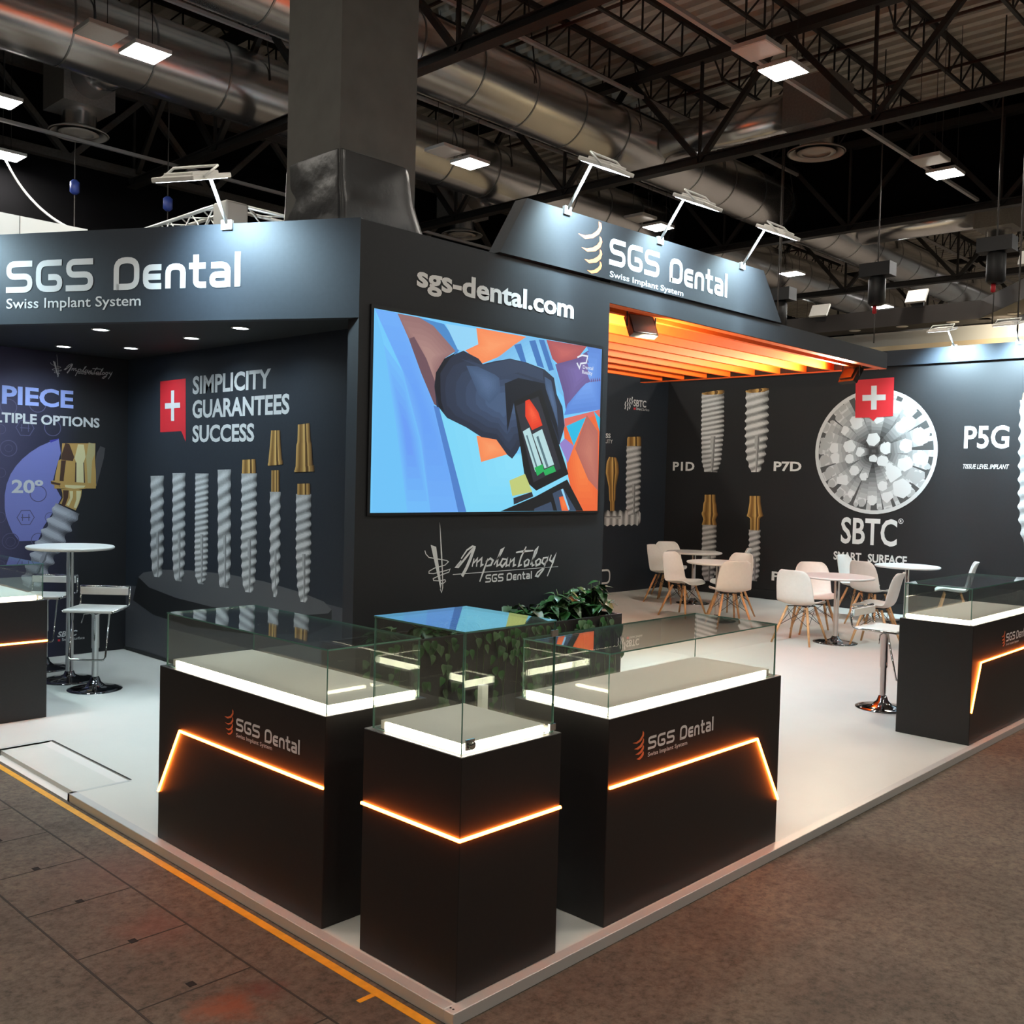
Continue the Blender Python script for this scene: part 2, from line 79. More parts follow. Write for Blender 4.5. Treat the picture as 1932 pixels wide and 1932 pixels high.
WPLAST = mat('white_plastic', (.78, .76, .72), .35, noise=.02)
WTABLE = mat('white_table_top', (.80, .79, .77), .3)
WOOD = mat('beech_wood', (.62, .33, .15), .45, noise=.18, nscale=25)
WIRE = mat('black_wire', (.01, .01, .01), .4)
WMETAL = mat('white_metal', (.74, .74, .72), .4)
LEAF = mat('green_leaf', (.020, .075, .016), .3, noise=.5, nscale=9)
LEAF2 = mat('pale_green_leaf', (.060, .105, .045), .35, noise=.5, nscale=9)
STEM = mat('green_stem', (.05, .09, .02), .5)
CONC = None

# ------------------------------------------------------------------ mesh builder
class MB:
    def __init__(s): s.v = []; s.f = []; s.m = []; s.s = []
    def add(s, vs, fs, mi=0, sm=False):
        o = len(s.v); s.v += [tuple(v) for v in vs]
        for i, f in enumerate(fs):
            s.f.append(tuple(o + k for k in f)); s.m.append(mi[i] if isinstance(mi, list) else mi); s.s.append(sm)
        return s
    def box(s, a, b, mi=0):
        x0, y0, z0 = a; x1, y1, z1 = b
        return s.add([(x0, y0, z0), (x1, y0, z0), (x1, y1, z0), (x0, y1, z0), (x0, y0, z1), (x1, y0, z1), (x1, y1, z1), (x0, y1, z1)],
              [(0, 3, 2, 1), (4, 5, 6, 7), (0, 1, 5, 4), (1, 2, 6, 5), (2, 3, 7, 6), (3, 0, 4, 7)], mi)
    def obox(s, c, ax, h, mi=0):
        c = V(c); ax = [V(a).normalized() for a in ax]; vs = []
        for k in (-1, 1):
            for i, j in ((-1, -1), (1, -1), (1, 1), (-1, 1)):
                vs.append(c + ax[0] * h[0] * i + ax[1] * h[1] * j + ax[2] * h[2] * k)
        return s.add(vs, [(0, 3, 2, 1), (4, 5, 6, 7), (0, 1, 5, 4), (1, 2, 6, 5), (2, 3, 7, 6), (3, 0, 4, 7)], mi)
    def bar(s, p, q, w, h, mi=0, up=Z3):
        p = V(p); q = V(q); d = (q - p).normalized(); up = V(up)
        sd = d.cross(up)
        if sd.length < 1e-4: sd = d.cross(V((1, 0, 0)))
        sd.normalize(); u = sd.cross(d)
        return s.obox((p + q) / 2, (d, sd, u), ((q - p).length / 2, w / 2, h / 2), mi)
    def tube(s, pts, r, seg=10, mi=0, caps=True, closed=False):
        pts = [V(p) for p in pts]; n = len(pts); rr = r if isinstance(r, (list, tuple)) else [r] * n
        vs = []; prev = None
        for i, p in enumerate(pts):
            if closed: d = pts[(i + 1) % n] - pts[i - 1]
            else: d = (pts[min(i + 1, n - 1)] - pts[max(i - 1, 0)])
            d.normalize()
            if prev is None:
                a = d.cross(Z3 if abs(d.z) < .9 else V((1, 0, 0))).normalized()
            else:
                a = (prev - d * prev.dot(d)).normalized()
            prev = a; b = d.cross(a)
            for k in range(seg):
                t = 2 * math.pi * k / seg
                vs.append(p + (a * math.cos(t) + b * math.sin(t)) * rr[i])
        fs = []
        for i in range(n if closed else n - 1):
            j = (i + 1) % n
            for k in range(seg):
                k2 = (k + 1) % seg
                fs.append((i * seg + k, j * seg + k, j * seg + k2, i * seg + k2))
        s.add(vs, fs, mi, True)
        if caps and not closed:
            o = len(s.v) - len(vs)
            s.f.append(tuple(o + k for k in range(seg))); s.m.append(mi); s.s.append(False)
            s.f.append(tuple(o + (n - 1) * seg + k for k in reversed(range(seg)))); s.m.append(mi); s.s.append(False)
        return s
    def lathe(s, prof, c=(0, 0, 0), seg=32, mi=0, cap=True, sm=True):
        vs = []; n = len(prof)
        for r, z in prof:
            for k in range(seg):
                t = 2 * math.pi * k / seg; vs.append((c[0] + r * math.cos(t), c[1] + r * math.sin(t), c[2] + z))
        fs = [(i * seg + k, i * seg + (k + 1) % seg, (i + 1) * seg + (k + 1) % seg, (i + 1) * seg + k) for i in range(n - 1) for k in range(seg)]
        s.add(vs, fs, mi, sm)
        if cap:
            o = len(s.v) - len(vs)
            for i, rev in ((0, True), (n - 1, False)):
                if prof[i][0] > 1e-4:
                    r = list(range(seg)); r = r[::-1] if rev else r
                    s.f.append(tuple(o + i * seg + k for k in r)); s.m.append(mi); s.s.append(False)
        return s
    def flat(s, fr, poly, d=0., mi=0):
        """a filled printed shape lying on a plane frame, d metres proud of it"""
        p2 = [V((p[0], p[1], 0)) for p in poly]
        tris = tessellate_polygon([p2])
        vs = [fr(p[0], p[1], d) for p in poly]; out = []
        for t in tris:
            a, b, c = [p2[i] for i in t]
            out.append(t if ((b - a).cross(c - a)).z > 0 else (t[0], t[2], t[1]))
        return s.add(vs, out, mi)
    def prism(s, fr, poly, d0, d1, mi=0):
        area = sum(poly[i][0] * poly[(i + 1) % len(poly)][1] - poly[(i + 1) % len(poly)][0] * poly[i][1] for i in range(len(poly)))
        if area < 0: poly = poly[::-1]
        s.flat(fr, poly, d1, mi); n = len(poly)
        a = [fr(p[0], p[1], d0) for p in poly]; b = [fr(p[0], p[1], d1) for p in poly]
        s.add(a + b, [(i, (i + 1) % n, n + (i + 1) % n, n + i) for i in range(n)], mi)
        s.add(a, [tuple(reversed(range(n)))], mi)
        return s
    def stroke(s, fr, pts, w, d=0., mi=0, closed=False):
        n = len(pts); P = [V((p[0], p[1])) for p in pts]; ww = w if isinstance(w, (list, tuple)) else [w] * n; L = []; R = []
        for i in range(n):
            if closed: a = P[i - 1]; b = P[(i + 1) % n]
            else: a = P[max(i - 1, 0)]; b = P[min(i + 1, n - 1)]
            d1 = (P[i] - a); d2 = (b - P[i])
            d1 = d1.normalized() if d1.length > 1e-9 else d2.normalized(); d2 = d2.normalized() if d2.length > 1e-9 else d1
            t = d1 + d2
            t = t.normalized() if t.length > 1e-6 else d1
            nn = V((-t.y, t.x)); k = max(.55, nn.dot(V((-d1.y, d1.x))))
            L.append(P[i] + nn * ww[i] / 2 / k); R.append(P[i] - nn * ww[i] / 2 / k)
        vs = [fr(p.x, p.y, d) for p in L] + [fr(p.x, p.y, d) for p in R]
        fs = [(n + i, n + (i + 1) % n, (i + 1) % n, i) for i in range(n if closed else n - 1)]
        return s.add(vs, fs, mi)
    def disc(s, fr, u, z, r, d, mi=0, seg=40, r0=0.):
        c = [(u + r * math.cos(2 * math.pi * k / seg), z + r * math.sin(2 * math.pi * k / seg)) for k in range(seg)]
        if not r0: return s.flat(fr, c, d, mi)
        c0 = [(u + r0 * math.cos(2 * math.pi * k / seg), z + r0 * math.sin(2 * math.pi * k / seg)) for k in range(seg)]
        vs = [fr(*p, d) for p in c] + [fr(*p, d) for p in c0]
        return s.add(vs, [(k, (k + 1) % seg, seg + (k + 1) % seg, seg + k) for k in range(seg)], mi)

def part(mb, name, mats, parent=None, label=None):
    if not isinstance(mats, (list, tuple)): mats = [mats]
    o0 = ORG.get(parent.name, V((0, 0, 0))) if parent else V((0, 0, 0))
    me = bpy.data.meshes.new(name)
    me.from_pydata([tuple(V(v) - o0) for v in mb.v], [], mb.f); me.update()
    for m in mats: me.materials.append(m)
    me.polygons.foreach_set('material_index', mb.m); me.polygons.foreach_set('use_smooth', mb.s)
    o = bpy.data.objects.new(name, me); COL.objects.link(o)
    if parent: o.parent = parent; ORG[o.name] = o0
    else: ORG[o.name] = V((0, 0, 0))
    if label: o['label'] = label
    return o
def thing(name, label, cat, loc=(0, 0, 0), group=None):
    o = bpy.data.objects.new(name, None); o.empty_display_size = .1; COL.objects.link(o); o.location = loc
    o['label'] = label; o['category'] = cat
    if group: o['group'] = group
    ORG[o.name] = V(loc); return o
def tag(o, label, cat, group=None):
    o['label'] = label; o['category'] = cat
    if group: o['group'] = group
    return o
def struct(mb, name, mats):
    o = part(mb, name, mats); o['kind'] = 'structure'; return o
def copy_tree(o, parent=None):
    c = o.copy(); COL.objects.link(c)
    if parent: c.parent = parent
    for ch in list(o.children): copy_tree(ch, c)
    return c
def dup(root, loc, rz, label, group=None):
    r = copy_tree(root); r.location = loc; r.rotation_euler = (0, 0, rz); r['label'] = label
    if group: r['group'] = group
    return r
def bevel(o, w=.004, seg=2):
    m = o.modifiers.new('bevel', 'BEVEL'); m.width = w; m.segments = seg; m.limit_method = 'ANGLE'; return o

# ------------------------------------------------------------------ plane frames
def frame(o, U, N):
    o = V(o); U = V(U); N = V(N)
    return lambda u, z, d=0.: o + U * u + Z3 * z + N * d
FX, FY = 1.335, 2.318
nf = V((-.88, -.475, 0)).normalized(); uf = V((.475, -.88, 0)).normalized()
FR = {'led': frame((0, FY, 0), (1, 0, 0), (0, -1, 0)), 'pie': frame((0, 6.94, 0), (1, 0, 0), (0, -1, 0)), 'dark': frame((0, 7.166, 0), (1, 0, 0), (0, -1, 0)),
      'sim': frame((2.14, 0, 0), (0, -1, 0), (-1, 0, 0)), 'pw': frame((11.41, 0, 0), (0, -1, 0), (-1, 0, 0)), 'fas': frame((FX, FY, 0), uf, nf),
      'lc': frame((.0461, 0, 0), (0, -1, 0), (-1, 0, 0)), 'rc': frame((0, .0506, 0), (1, 0, 0), (0, -1, 0)), 'frc': frame((0, .04, 0), (1, 0, 0), (0, -1, 0))}

# ------------------------------------------------------------------ lettering
DG = None
def text_mesh(s, off=0., shear=0.):
    cu = bpy.data.curves.new('t', 'FONT'); cu.body = s; cu.size = 1; cu.offset = off; cu.shear = shear; cu.resolution_u = 3; cu.fill_mode = 'FRONT'
    ob = bpy.data.objects.new('t', cu); COL.objects.link(ob)
    dg = bpy.context.evaluated_depsgraph_get(); dg.update()
    me = bpy.data.meshes.new_from_object(ob.evaluated_get(dg))
    vs = [(v.co.x, v.co.y) for v in me.vertices]; fs = [tuple(p.vertices) for p in me.polygons]
    bpy.data.objects.remove(ob); bpy.data.curves.remove(cu); bpy.data.meshes.remove(me)
    return vs, fs
CAPH = {}
def lettering(mb, s, fr, uL, uR, zb, h, style, d, mi=0):
    off = {'bold': .03, 'med': .008, 'cond': .02, 'ital': .01, 'bolditalic': .03}[style]; sh = .25 if 'ital' in style else 0
    if off not in CAPH:
        v, _ = text_mesh('H', off); CAPH[off] = (min(p[1] for p in v), max(p[1] for p in v))
    b0, b1 = CAPH[off]; vs, fs = text_mesh(s, off, sh)
    x0 = min(p[0] for p in vs); x1 = max(p[0] for p in vs)
    mb.add([fr(uL + (p[0] - x0) / (x1 - x0) * (uR - uL), zb + (p[1] - b0) / (b1 - b0) * h, d) for p in vs], fs, mi)

def fillet(pts, r):
    out = [pts[0]]
    for i in range(1, len(pts) - 1):
        p = V(pts[i]); a = V(pts[i - 1]) - p; b = V(pts[i + 1]) - p
        rr = min(r, a.length * .49, b.length * .49); A = p + a.normalized() * rr; B = p + b.normalized() * rr
        for k in range(6):
            t = k / 5; out.append(tuple(A * (1 - t) ** 2 + p * 2 * t * (1 - t) + B * t * t))
    out.append(pts[-1]); return out
# letters drawn as constant-width rounded strokes (cap height 1)
GL = {'S': (.86, [[(.84, .91), (.09, .91), (.09, .51), (.77, .51), (.77, .09), (.0, .09)]]),
      'G': (.86, [[(.82, .91), (.09, .91), (.09, .09), (.76, .09), (.76, .46), (.40, .46)]]),
      'D': (.80, [[(.09, .0), (.09, .91), (.71, .91), (.71, .09), (.09, .09)]]),
      'e': (.58, [[(.56, .66), (.09, .66), (.09, .08), (.56, .08)], [(.1, .37), (.54, .37)]]),
      'n': (.62, [[(.09, .0), (.09, .66), (.53, .66), (.53, .0)]]),
      't': (.50, [[(.2, 1.), (.2, .08), (.5, .08)], [(.0, .66), (.48, .66)]]),
      'a': (.62, [[(.05, .66), (.53, .66), (.53, .0)], [(.5, .08), (.09, .08), (.09, .37), (.5, .37)]]),
      'l': (.22, [[(.1, 1.04), (.1, .0)]])}
def logo_word(mb, s, fr, uL, uR, zb, h, d, mi=0):
    x = 0; st = []
    for c in s:
        w, paths = GL[c]; st += [[(px + x, py) for px, py in fillet(p, .28 if c in 'SGD' else .2)] for p in paths]; x += w + .09
    W = x - .09; k = (uR - uL) / W
    for i, p in enumerate(st): mb.stroke(fr, [(uL + a * k, zb + b * h) for a, b in p], .175 * (k * .5 + h * .5), d + .0002 * i, mi)

PAL = {}
def palette(key):
    if key not in PAL:
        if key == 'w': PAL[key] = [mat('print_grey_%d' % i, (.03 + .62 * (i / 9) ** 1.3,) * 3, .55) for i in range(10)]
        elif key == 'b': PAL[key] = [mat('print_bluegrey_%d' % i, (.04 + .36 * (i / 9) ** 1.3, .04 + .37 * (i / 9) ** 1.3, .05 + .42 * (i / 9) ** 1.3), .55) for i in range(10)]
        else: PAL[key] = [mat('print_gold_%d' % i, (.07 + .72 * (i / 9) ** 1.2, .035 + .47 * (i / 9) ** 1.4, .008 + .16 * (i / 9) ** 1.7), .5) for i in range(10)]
    return PAL[key]
def lerp_seg(segs, t):
    L = [0]
    for a, b in zip(segs, segs[1:]): L.append(L[-1] + math.hypot(a[0] - b[0], a[1] - b[1]))
    x = t * L[-1]
    for i in range(len(segs) - 1):
        if x <= L[i + 1] or i == len(segs) - 2:
            k = (x - L[i]) / max(1e-9, L[i + 1] - L[i]); a, b = segs[i], segs[i + 1]
            q = [a[j] + (b[j] - a[j]) * k for j in range(3)]
            dx, dz = b[0] - a[0], b[1] - a[1]; l = math.hypot(dx, dz); return q, (dx / l, dz / l)
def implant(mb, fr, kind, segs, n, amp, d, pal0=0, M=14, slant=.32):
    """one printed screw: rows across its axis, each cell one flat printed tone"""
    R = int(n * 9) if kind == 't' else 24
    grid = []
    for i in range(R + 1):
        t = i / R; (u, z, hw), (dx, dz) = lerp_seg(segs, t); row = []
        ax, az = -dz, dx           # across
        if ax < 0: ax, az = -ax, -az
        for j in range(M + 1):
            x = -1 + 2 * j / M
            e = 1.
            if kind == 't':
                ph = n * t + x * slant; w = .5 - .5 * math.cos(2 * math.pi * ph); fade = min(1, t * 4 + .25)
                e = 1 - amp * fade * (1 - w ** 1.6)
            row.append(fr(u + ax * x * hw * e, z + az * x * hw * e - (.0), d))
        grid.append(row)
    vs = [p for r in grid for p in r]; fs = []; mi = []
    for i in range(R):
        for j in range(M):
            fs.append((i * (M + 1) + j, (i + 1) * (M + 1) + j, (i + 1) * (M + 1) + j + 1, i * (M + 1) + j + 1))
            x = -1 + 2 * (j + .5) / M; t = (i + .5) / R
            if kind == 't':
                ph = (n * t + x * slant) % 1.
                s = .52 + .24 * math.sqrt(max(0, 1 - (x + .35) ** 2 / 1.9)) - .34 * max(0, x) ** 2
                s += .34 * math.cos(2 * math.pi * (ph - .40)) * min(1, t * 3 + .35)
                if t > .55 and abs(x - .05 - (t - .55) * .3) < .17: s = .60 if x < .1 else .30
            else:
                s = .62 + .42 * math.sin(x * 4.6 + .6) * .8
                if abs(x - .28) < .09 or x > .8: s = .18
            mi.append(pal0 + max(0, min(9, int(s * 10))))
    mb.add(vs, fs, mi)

# ================================================================== camera
Cam = bpy.data.cameras.new('camera'); cam = bpy.data.objects.new('camera', Cam); COL.objects.link(cam)
yaw, pit, rol = .7608, -.034, -.0257
fw = V((math.cos(yaw) * math.cos(pit), math.sin(yaw) * math.cos(pit), math.sin(pit))); rt = V((math.sin(yaw), -math.cos(yaw), 0)); upv = rt.cross(fw)
cx = rt * math.cos(rol) - upv * math.sin(rol); cyv = rt * math.sin(rol) + upv * math.cos(rol)
cam.matrix_world = Matrix.Translation((-2.1705, -2.2722, 1.7409)) @ Matrix((cx, cyv, -fw)).transposed().to_4x4()
Cam.sensor_width = 36; Cam.lens = 36 * 1862.99 / 1932; Cam.clip_end = 200; Cam.clip_start = .05
sc.camera = cam

# ================================================================== setting
GZ = -.045
m = bpy.data.materials.new('hall_concrete'); m.use_nodes = True; nt = m.node_tree; b = nt.nodes['Principled BSDF']; L = nt.links.new
tc = nt.nodes.new('ShaderNodeTexCoord')
def noise(scale, det=6, rough=.6, dist=0.):
    n = nt.nodes.new('ShaderNodeTexNoise'); n.inputs['Scale'].default_value = scale; n.inputs['Detail'].default_value = det; n.inputs['Roughness'].default_value = rough; n.inputs['Distortion'].default_value = dist
    L(tc.outputs['Object'], n.inputs['Vector']); return n
def ramp(src, stops):
    r = nt.nodes.new('ShaderNodeValToRGB'); e = r.color_ramp.elements
    while len(e) < len(stops): e.new(.5)
    for k, (p, c) in enumerate(stops): e[k].position = p; e[k].color = (*c, 1)
    L(src, r.inputs['Fac']); return r.outputs['Color']
def mix(a, bb, fac, mode='MIX'):
    x = nt.nodes.new('ShaderNodeMix'); x.data_type = 'RGBA'; x.blend_type = mode
    if isinstance(fac, float): x.inputs[0].default_value = fac
    else: L(fac, x.inputs[0])
    for k, s in ((6, a), (7, bb)):
        if isinstance(s, tuple): x.inputs[k].default_value = (*s, 1)
        else: L(s, x.inputs[k])
    return x.outputs[2]
base = ramp(noise(.9, 8, .65, .6).outputs['Fac'], [(.28, (.060, .048, .038)), (.46, (.104, .084, .066)), (.62, (.135, .108, .084)), (.8, (.19, .160, .125))])
fine = ramp(noise(34, 6, .7).outputs['Fac'], [(.3, (.35, .35, .35)), (.52, (1, 1, 1)), (.75, (1.5, 1.45, 1.4))])
c = mix(base, fine, .9, 'MULTIPLY')
speck = ramp(noise(85, 3, .6).outputs['Fac'], [(.0, (0, 0, 0)), (.70, (0, 0, 0)), (.76, (1, 1, 1))])
c = mix(c, (.42, .36, .28), mix((0, 0, 0), speck, .35))
scuff = ramp(noise(7, 9, .75, 2.2).outputs['Fac'], [(.0, (0, 0, 0)), (.56, (0, 0, 0)), (.66, (1, 1, 1))])
c = mix(c, (.034, .028, .024), mix((0, 0, 0), scuff, .6))
def blot(p, r, col, amt):
    global c
    d = nt.nodes.new('ShaderNodeVectorMath'); d.operation = 'DISTANCE'; L(tc.outputs['Object'], d.inputs[0]); d.inputs[1].default_value = (*p, 0)
    a = nt.nodes.new('ShaderNodeMath'); a.operation = 'MULTIPLY_ADD'; L(noise(9, 6, .7).outputs['Fac'], a.inputs[0]); a.inputs[1].default_value = r * 1.6; L(d.outputs['Value'], a.inputs[2])
    f = ramp(a.outputs[0], [(r * 1.05, (amt, amt, amt)), (r * 1.75, (0, 0, 0))]); c = mix(c, col, f)
blot((-.46, .62), .16, (.22, .055, .022), .75); blot((-.30, .62), .10, (.10, .022, .018), .7); blot((-.36, 1.3), .22, (.15, .06, .045), .5); blot((-.35, .35), .08, (.10, .02, .016), .6)
blot((-.3, 2.0), .3, (.13, .085, .07), .5); blot((-.42, 2.75), .2, (.13, .09, .075), .4)
L(c, b.inputs['Base Color']); b.inputs['Roughness'].default_value = .72; b.inputs['Specular IOR Level'].default_value = .3
bp = nt.nodes.new('ShaderNodeBump'); bp.inputs['Strength'].default_value = .25; bp.inputs['Distance'].default_value = .01; L(noise(22, 8, .7).outputs['Fac'], bp.inputs['Height']); L(bp.outputs['Normal'], b.inputs['Normal'])
CONC = m
f = MB(); f.box((-14, -14, GZ - .2), (44, 22, GZ)); struct(f, 'floor', CONC)

DECK = mat('corrugated_roof_deck', (.76, .73, .67), .6, noise=.12, nscale=2)
dk = MB(); x = -2.; prof = []
while x < 44: prof += [(x, 9.12), (x + .13, 9.12), (x + .14, 9.27), (x + .29, 9.27)]; x += .30
vs = [(a, -14, z) for a, z in prof] + [(a, 22, z) for a, z in prof]; n = len(prof)
dk.add(vs, [(i, n + i, n + i + 1, i + 1) for i in range(n - 1)]); dk.box((-14, -14, 9.32), (44, 22, 9.4)); dk.box((-14, -14, 9.15), (-1.9, 22, 9.25))
struct(dk, 'ceiling', DECK)
HW = mat('dark_hall_wall', (.005, .005, .006), .95, spec=.05, noise=.2, nscale=2)
w = MB(); w.box((-14, 19, GZ), (44, 19.2, 9.3)); struct(w, 'wall_left', HW)
w = MB(); w.box((43.8, -14, GZ), (44, 22, 9.3)); struct(w, 'wall_back', mat('far_hall_wall', (.22, .22, .21), .8))
w = MB(); w.box((-14, -14.2, GZ), (44, -14, 9.3)); struct(w, 'wall_right', mat('side_hall_wall', (.10, .10, .10), .8))
w = MB(); w.box((-14.2, -14, GZ), (-14, 22, 9.3)); struct(w, 'wall_front', mat('front_hall_wall', (.06, .06, .06), .8))

# floor furniture of the hall: trench lids, tape
LID = mat('trench_joint', (.022, .018, .015), .8); 
for k, (p, q, wd, lab) in enumerate([((-.68, -3), (-.68, 9), .008, 'long dark joint in the concrete, farther from the platform'), ((-.25, -3), (-.25, 9), .008, 'long dark joint in the concrete beside the yellow tape')]):
    o = MB(); o.box((p[0] - wd / 2, p[1], GZ + .0004), (p[0] + wd / 2, q[1], GZ + .0012)); tag(part(o, 'floor_joint', LID), lab, 'floor joint', 'joints of the service trench')
ordn = ['first', 'second', 'third', 'fourth', 'fifth', 'sixth', 'seventh', 'eighth', 'ninth', 'tenth', 'eleventh', 'twelfth', 'thirteenth', 'fourteenth', 'fifteenth', 'sixteenth', 'seventeenth', 'eighteenth', 'nineteenth', 'twentieth']
for k, yy in enumerate((-.15, .33, .795, 1.265, 1.74, 2.19, 2.635, 3.1, 3.57)):
    o = MB(); o.box((-.68, yy - .003, GZ + .0004), (-.25, yy + .003, GZ + .001)); tag(part(o, 'lid_joint', LID), 'short dark cross joint between trench lids, %s from the near end' % ordn[k], 'floor joint', 'cross joints of the service trench')
HOLE = mat('black_hole', (.002, .002, .002), .9)
for k, yy in enumerate((.335, .804, 1.244, 1.722, 2.183, 2.64, 3.11)):
    o = MB(); o.box((-.48, yy + .012, GZ + .0004), (-.452, yy + .045, GZ + .0012)); tag(part(o, 'lifting_slot', HOLE), 'small black lifting slot in a trench lid, %s from the near end' % ordn[k], 'slot', 'lifting slots of the trench lids')
o = MB(); o.box((-.055, -.05, GZ + .0004), (-.02, 9, GZ + .0016)); o.box((-.12, .33, GZ + .0004), (-.05, .352, GZ + .0014))
tag(part(o, 'yellow_tape', mat('yellow_tape', (.72, .33, .018), .5, noise=.1)), 'strip of yellow marking tape on the concrete beside the white platform', 'tape')

# ================================================================== platform
VINYL = mat('pale_vinyl', (.66, .635, .585), .38, spec=.4, noise=.015, nscale=4)
pf = thing('exhibition_platform', 'low white platform carrying the whole exhibition stand', 'platform', (0, 0, GZ))
o = MB(); e = .0025
for a, bb in (((.045, .045), (14.5, 3.02)), ((.345, 3.02), (14.5, 4.12)), ((.045, 4.12), (14.5, 9.2))): o.box((*a, GZ + .002), (*bb, 0))
o.box((.045, .045, GZ + .002), (14.5, 9.2, -.01))
part(o, 'deck', VINYL, pf)
TRIM = mat('aluminium_edge_trim', (.56, .55, .53), .42, .35)
for a, bb in (((0, 0), (14.5, .045)), ((0, .045), (.045, 3.02)), ((0, 4.12), (.045, 9.2)), ((.0, 2.995), (.345, 3.02)), ((.0, 4.12), (.345, 4.145))):
    o = MB(); o.box((*a, GZ + .001), (*bb, .0015)); bevel(part(o, 'edge_trim', TRIM, pf), .002, 1)
o = MB(); o.box((.345, 3.02, -.001), (.355, 4.12, .001)); part(o, 'dark_seam', LID, pf)
for u in (.012, .035):
    o = MB(); o.lathe([(.0045, 0), (.004, .001)], (.022, u if u > .02 else .022, .0015), 10)
    part(o, 'screw', CHROME, pf)
o = MB(); o.add([(.0, 3.03, GZ + .004), (.0, 4.11, GZ + .004), (.34, 4.11, -.004), (.34, 3.03, -.004), (.0, 3.03, GZ + .001), (.0, 4.11, GZ + .001), (.34, 4.11, -.012), (.34, 3.03, -.012)],
    [(0, 3, 2, 1), (4, 5, 6, 7), (0, 1, 5, 4), (2, 3, 7, 6), (0, 4, 7, 3), (1, 2, 6, 5)])
tag(part(o, 'access_ramp', mat('white_ramp_sheet', (.72, .68, .64), .4)), 'white ramp panel let into the left edge of the platform', 'ramp')

# ================================================================== counters
STRIPW = emit('warm_white_light', (1, .87, .66), 17.); NEON = emit('orange_neon', (1., .17, .018), 50.)
BEIGE = mat('beige_display_deck', (.62, .58, .51), .45); GOLDL = emit('amber_strip_end', (1, .62, .22), 1.2)
def glass_pane(parent, a, bb, name='glass_pane'):
    o = MB(); o.box(a, bb); ext = [abs(bb[i] - a[i]) for i in range(3)]; t = ext.index(min(ext))
    o.m = [1] * 6
    for i in ((0, 1) if t == 2 else ((2, 4) if t == 1 else (3, 5))): o.m[i] = 0
    return part(o, name, [GLASS, GEDGE], parent)
def counter(name, label, x0, y0, x1, y1, gh, strips, H=.82, ins=.022, cat='display counter', extra=.0):
    c = thing(name, label, cat, ((x0 + x1) / 2, (y0 + y1) / 2, 0))
    o = MB(); o.box((x0, y0, .001), (x1, y1, H)); bevel(part(o, 'cabinet', BLACK, c), .0025, 1)
    gx0, gy0, gx1, gy1 = x0 + ins, y0 + ins, x1 - ins, y1 - ins; t = .006; zt = H + gh
    o = MB(); o.box((gx0 + .022, gy0 + .022, H), (gx1 - .022, gy1 - .022, H + .030)); part(o, 'display_deck', BEIGE, c)
    case = glass_pane(c, (gx0 - .002, gy0 - .002, zt + .0002), (gx1 + .002, gy1 + .002, zt + t), 'glass_case')
    glass_pane(case, (gx0, gy0, H + .001), (gx1, gy0 + t, zt)); glass_pane(case, (gx0, gy1 - t, H + .001), (gx1, gy1, zt))
    glass_pane(case, (gx0, gy0 + t, H + .001), (gx0 + t, gy1 - t, zt)); glass_pane(case, (gx1 - t, gy0 + t, H + .001), (gx1, gy1 - t, zt))
    for s_, a, bb in strips:
        o = MB(); q = .011
        if s_ == 'y0': o.box((gx0 + q + a, gy0 + .012, H + .001), (gx1 - q - bb, gy0 + .021, H + .029))
        if s_ == 'y1': o.box((gx0 + q + a, gy1 - .021, H + .001), (gx1 - q - bb, gy1 - .012, H + .012))
        if s_ == 'x0': o.box((gx0 + .012, gy0 + q + a, H + .001), (gx0 + .021, gy1 - q - bb, H + .029))
        if s_ == 'x1': o.box((gx1 - .021, gy0 + q + a, H + .001), (gx1 - .012, gy1 - q - bb, H + .012))
        part(o, 'light_strip', STRIPW, c)
    return c
def neon(parent, fr, pts):
    o = MB(); o.tube([fr(*p, .0035) for p in pts], .0062, 8); part(o, 'neon_strip', NEON, parent)
def logo(parent, key, texts, cres, fr=None, mats=(OFFW, ORANGE_L), dd=.0015):
    fr = fr or FR[key]
    if cres:
        em = MB()
        for p in cres: em.flat(fr, p, dd)
        part(em, 'emblem', mats[1], parent)
    for t in texts:
        o = MB()
        if t[6] == 'sgs': logo_word(o, t[0].replace('Dental', 'Dental').replace('e', 'e'), fr, *t[2:6], dd)
        else: lettering(o, t[0], fr, *t[2:6], t[6], dd)
        part(o, 'lettering', mats[0], parent)
def texts(key, *names): return [t for t in D['T'] if t[1] == key and (not names or t[0] in names)]
ca = counter('display_counter', 'long black counter with glass top case left of the small pedestal', .0461, .7855, .555, 2.1004, .245, [('x0', .0, .055), ('y0', 0, .0), ('x1', .03, .03), ('y1', .05, .05)])
neon(ca, FR['lc'], D['orl']); logo(ca, 'lc', texts('lc'), D['cres']['lc'])
cb = counter('display_counter', 'long black counter with glass top case right of the small pedestal', .8452, .0506, 2.1937, .555, .245, [('y0', .0, .055), ('x0', 0, 0), ('y1', .05, .05), ('x1', .03, .03)])
neon(cb, FR['rc'], D['orr']); logo(cb, 'rc', texts('rc'), D['cres']['rc'])
cp = counter('display_pedestal', 'small square black pedestal with tall glass case at the platform corner', .0545, .0451, .5568, .5625, .405, [('x0', .0, .045), ('y0', .02, .03), ('x1', .0, .0), ('y1', .05, .05)], cat='display pedestal')
frp = lambda u, z, d=0.: V((.0545 - d, -u, z)); frq = lambda u, z, d=0.: V((u, .0451 - d, z))
neon(cp, frp, [(-.5625, .545), (-.0430, .545)]); neon(cp, frq, [(.0520, .545), (.5568, .545)])
o = MB(); o.lathe([(.0, 0), (.012, 0), (.014, .004), (.014, .012), (.010, .016), (.0, .016)], (0, 0, 0), 20); o.box((-.02, -.018, -.006), (.02, .018, 0))
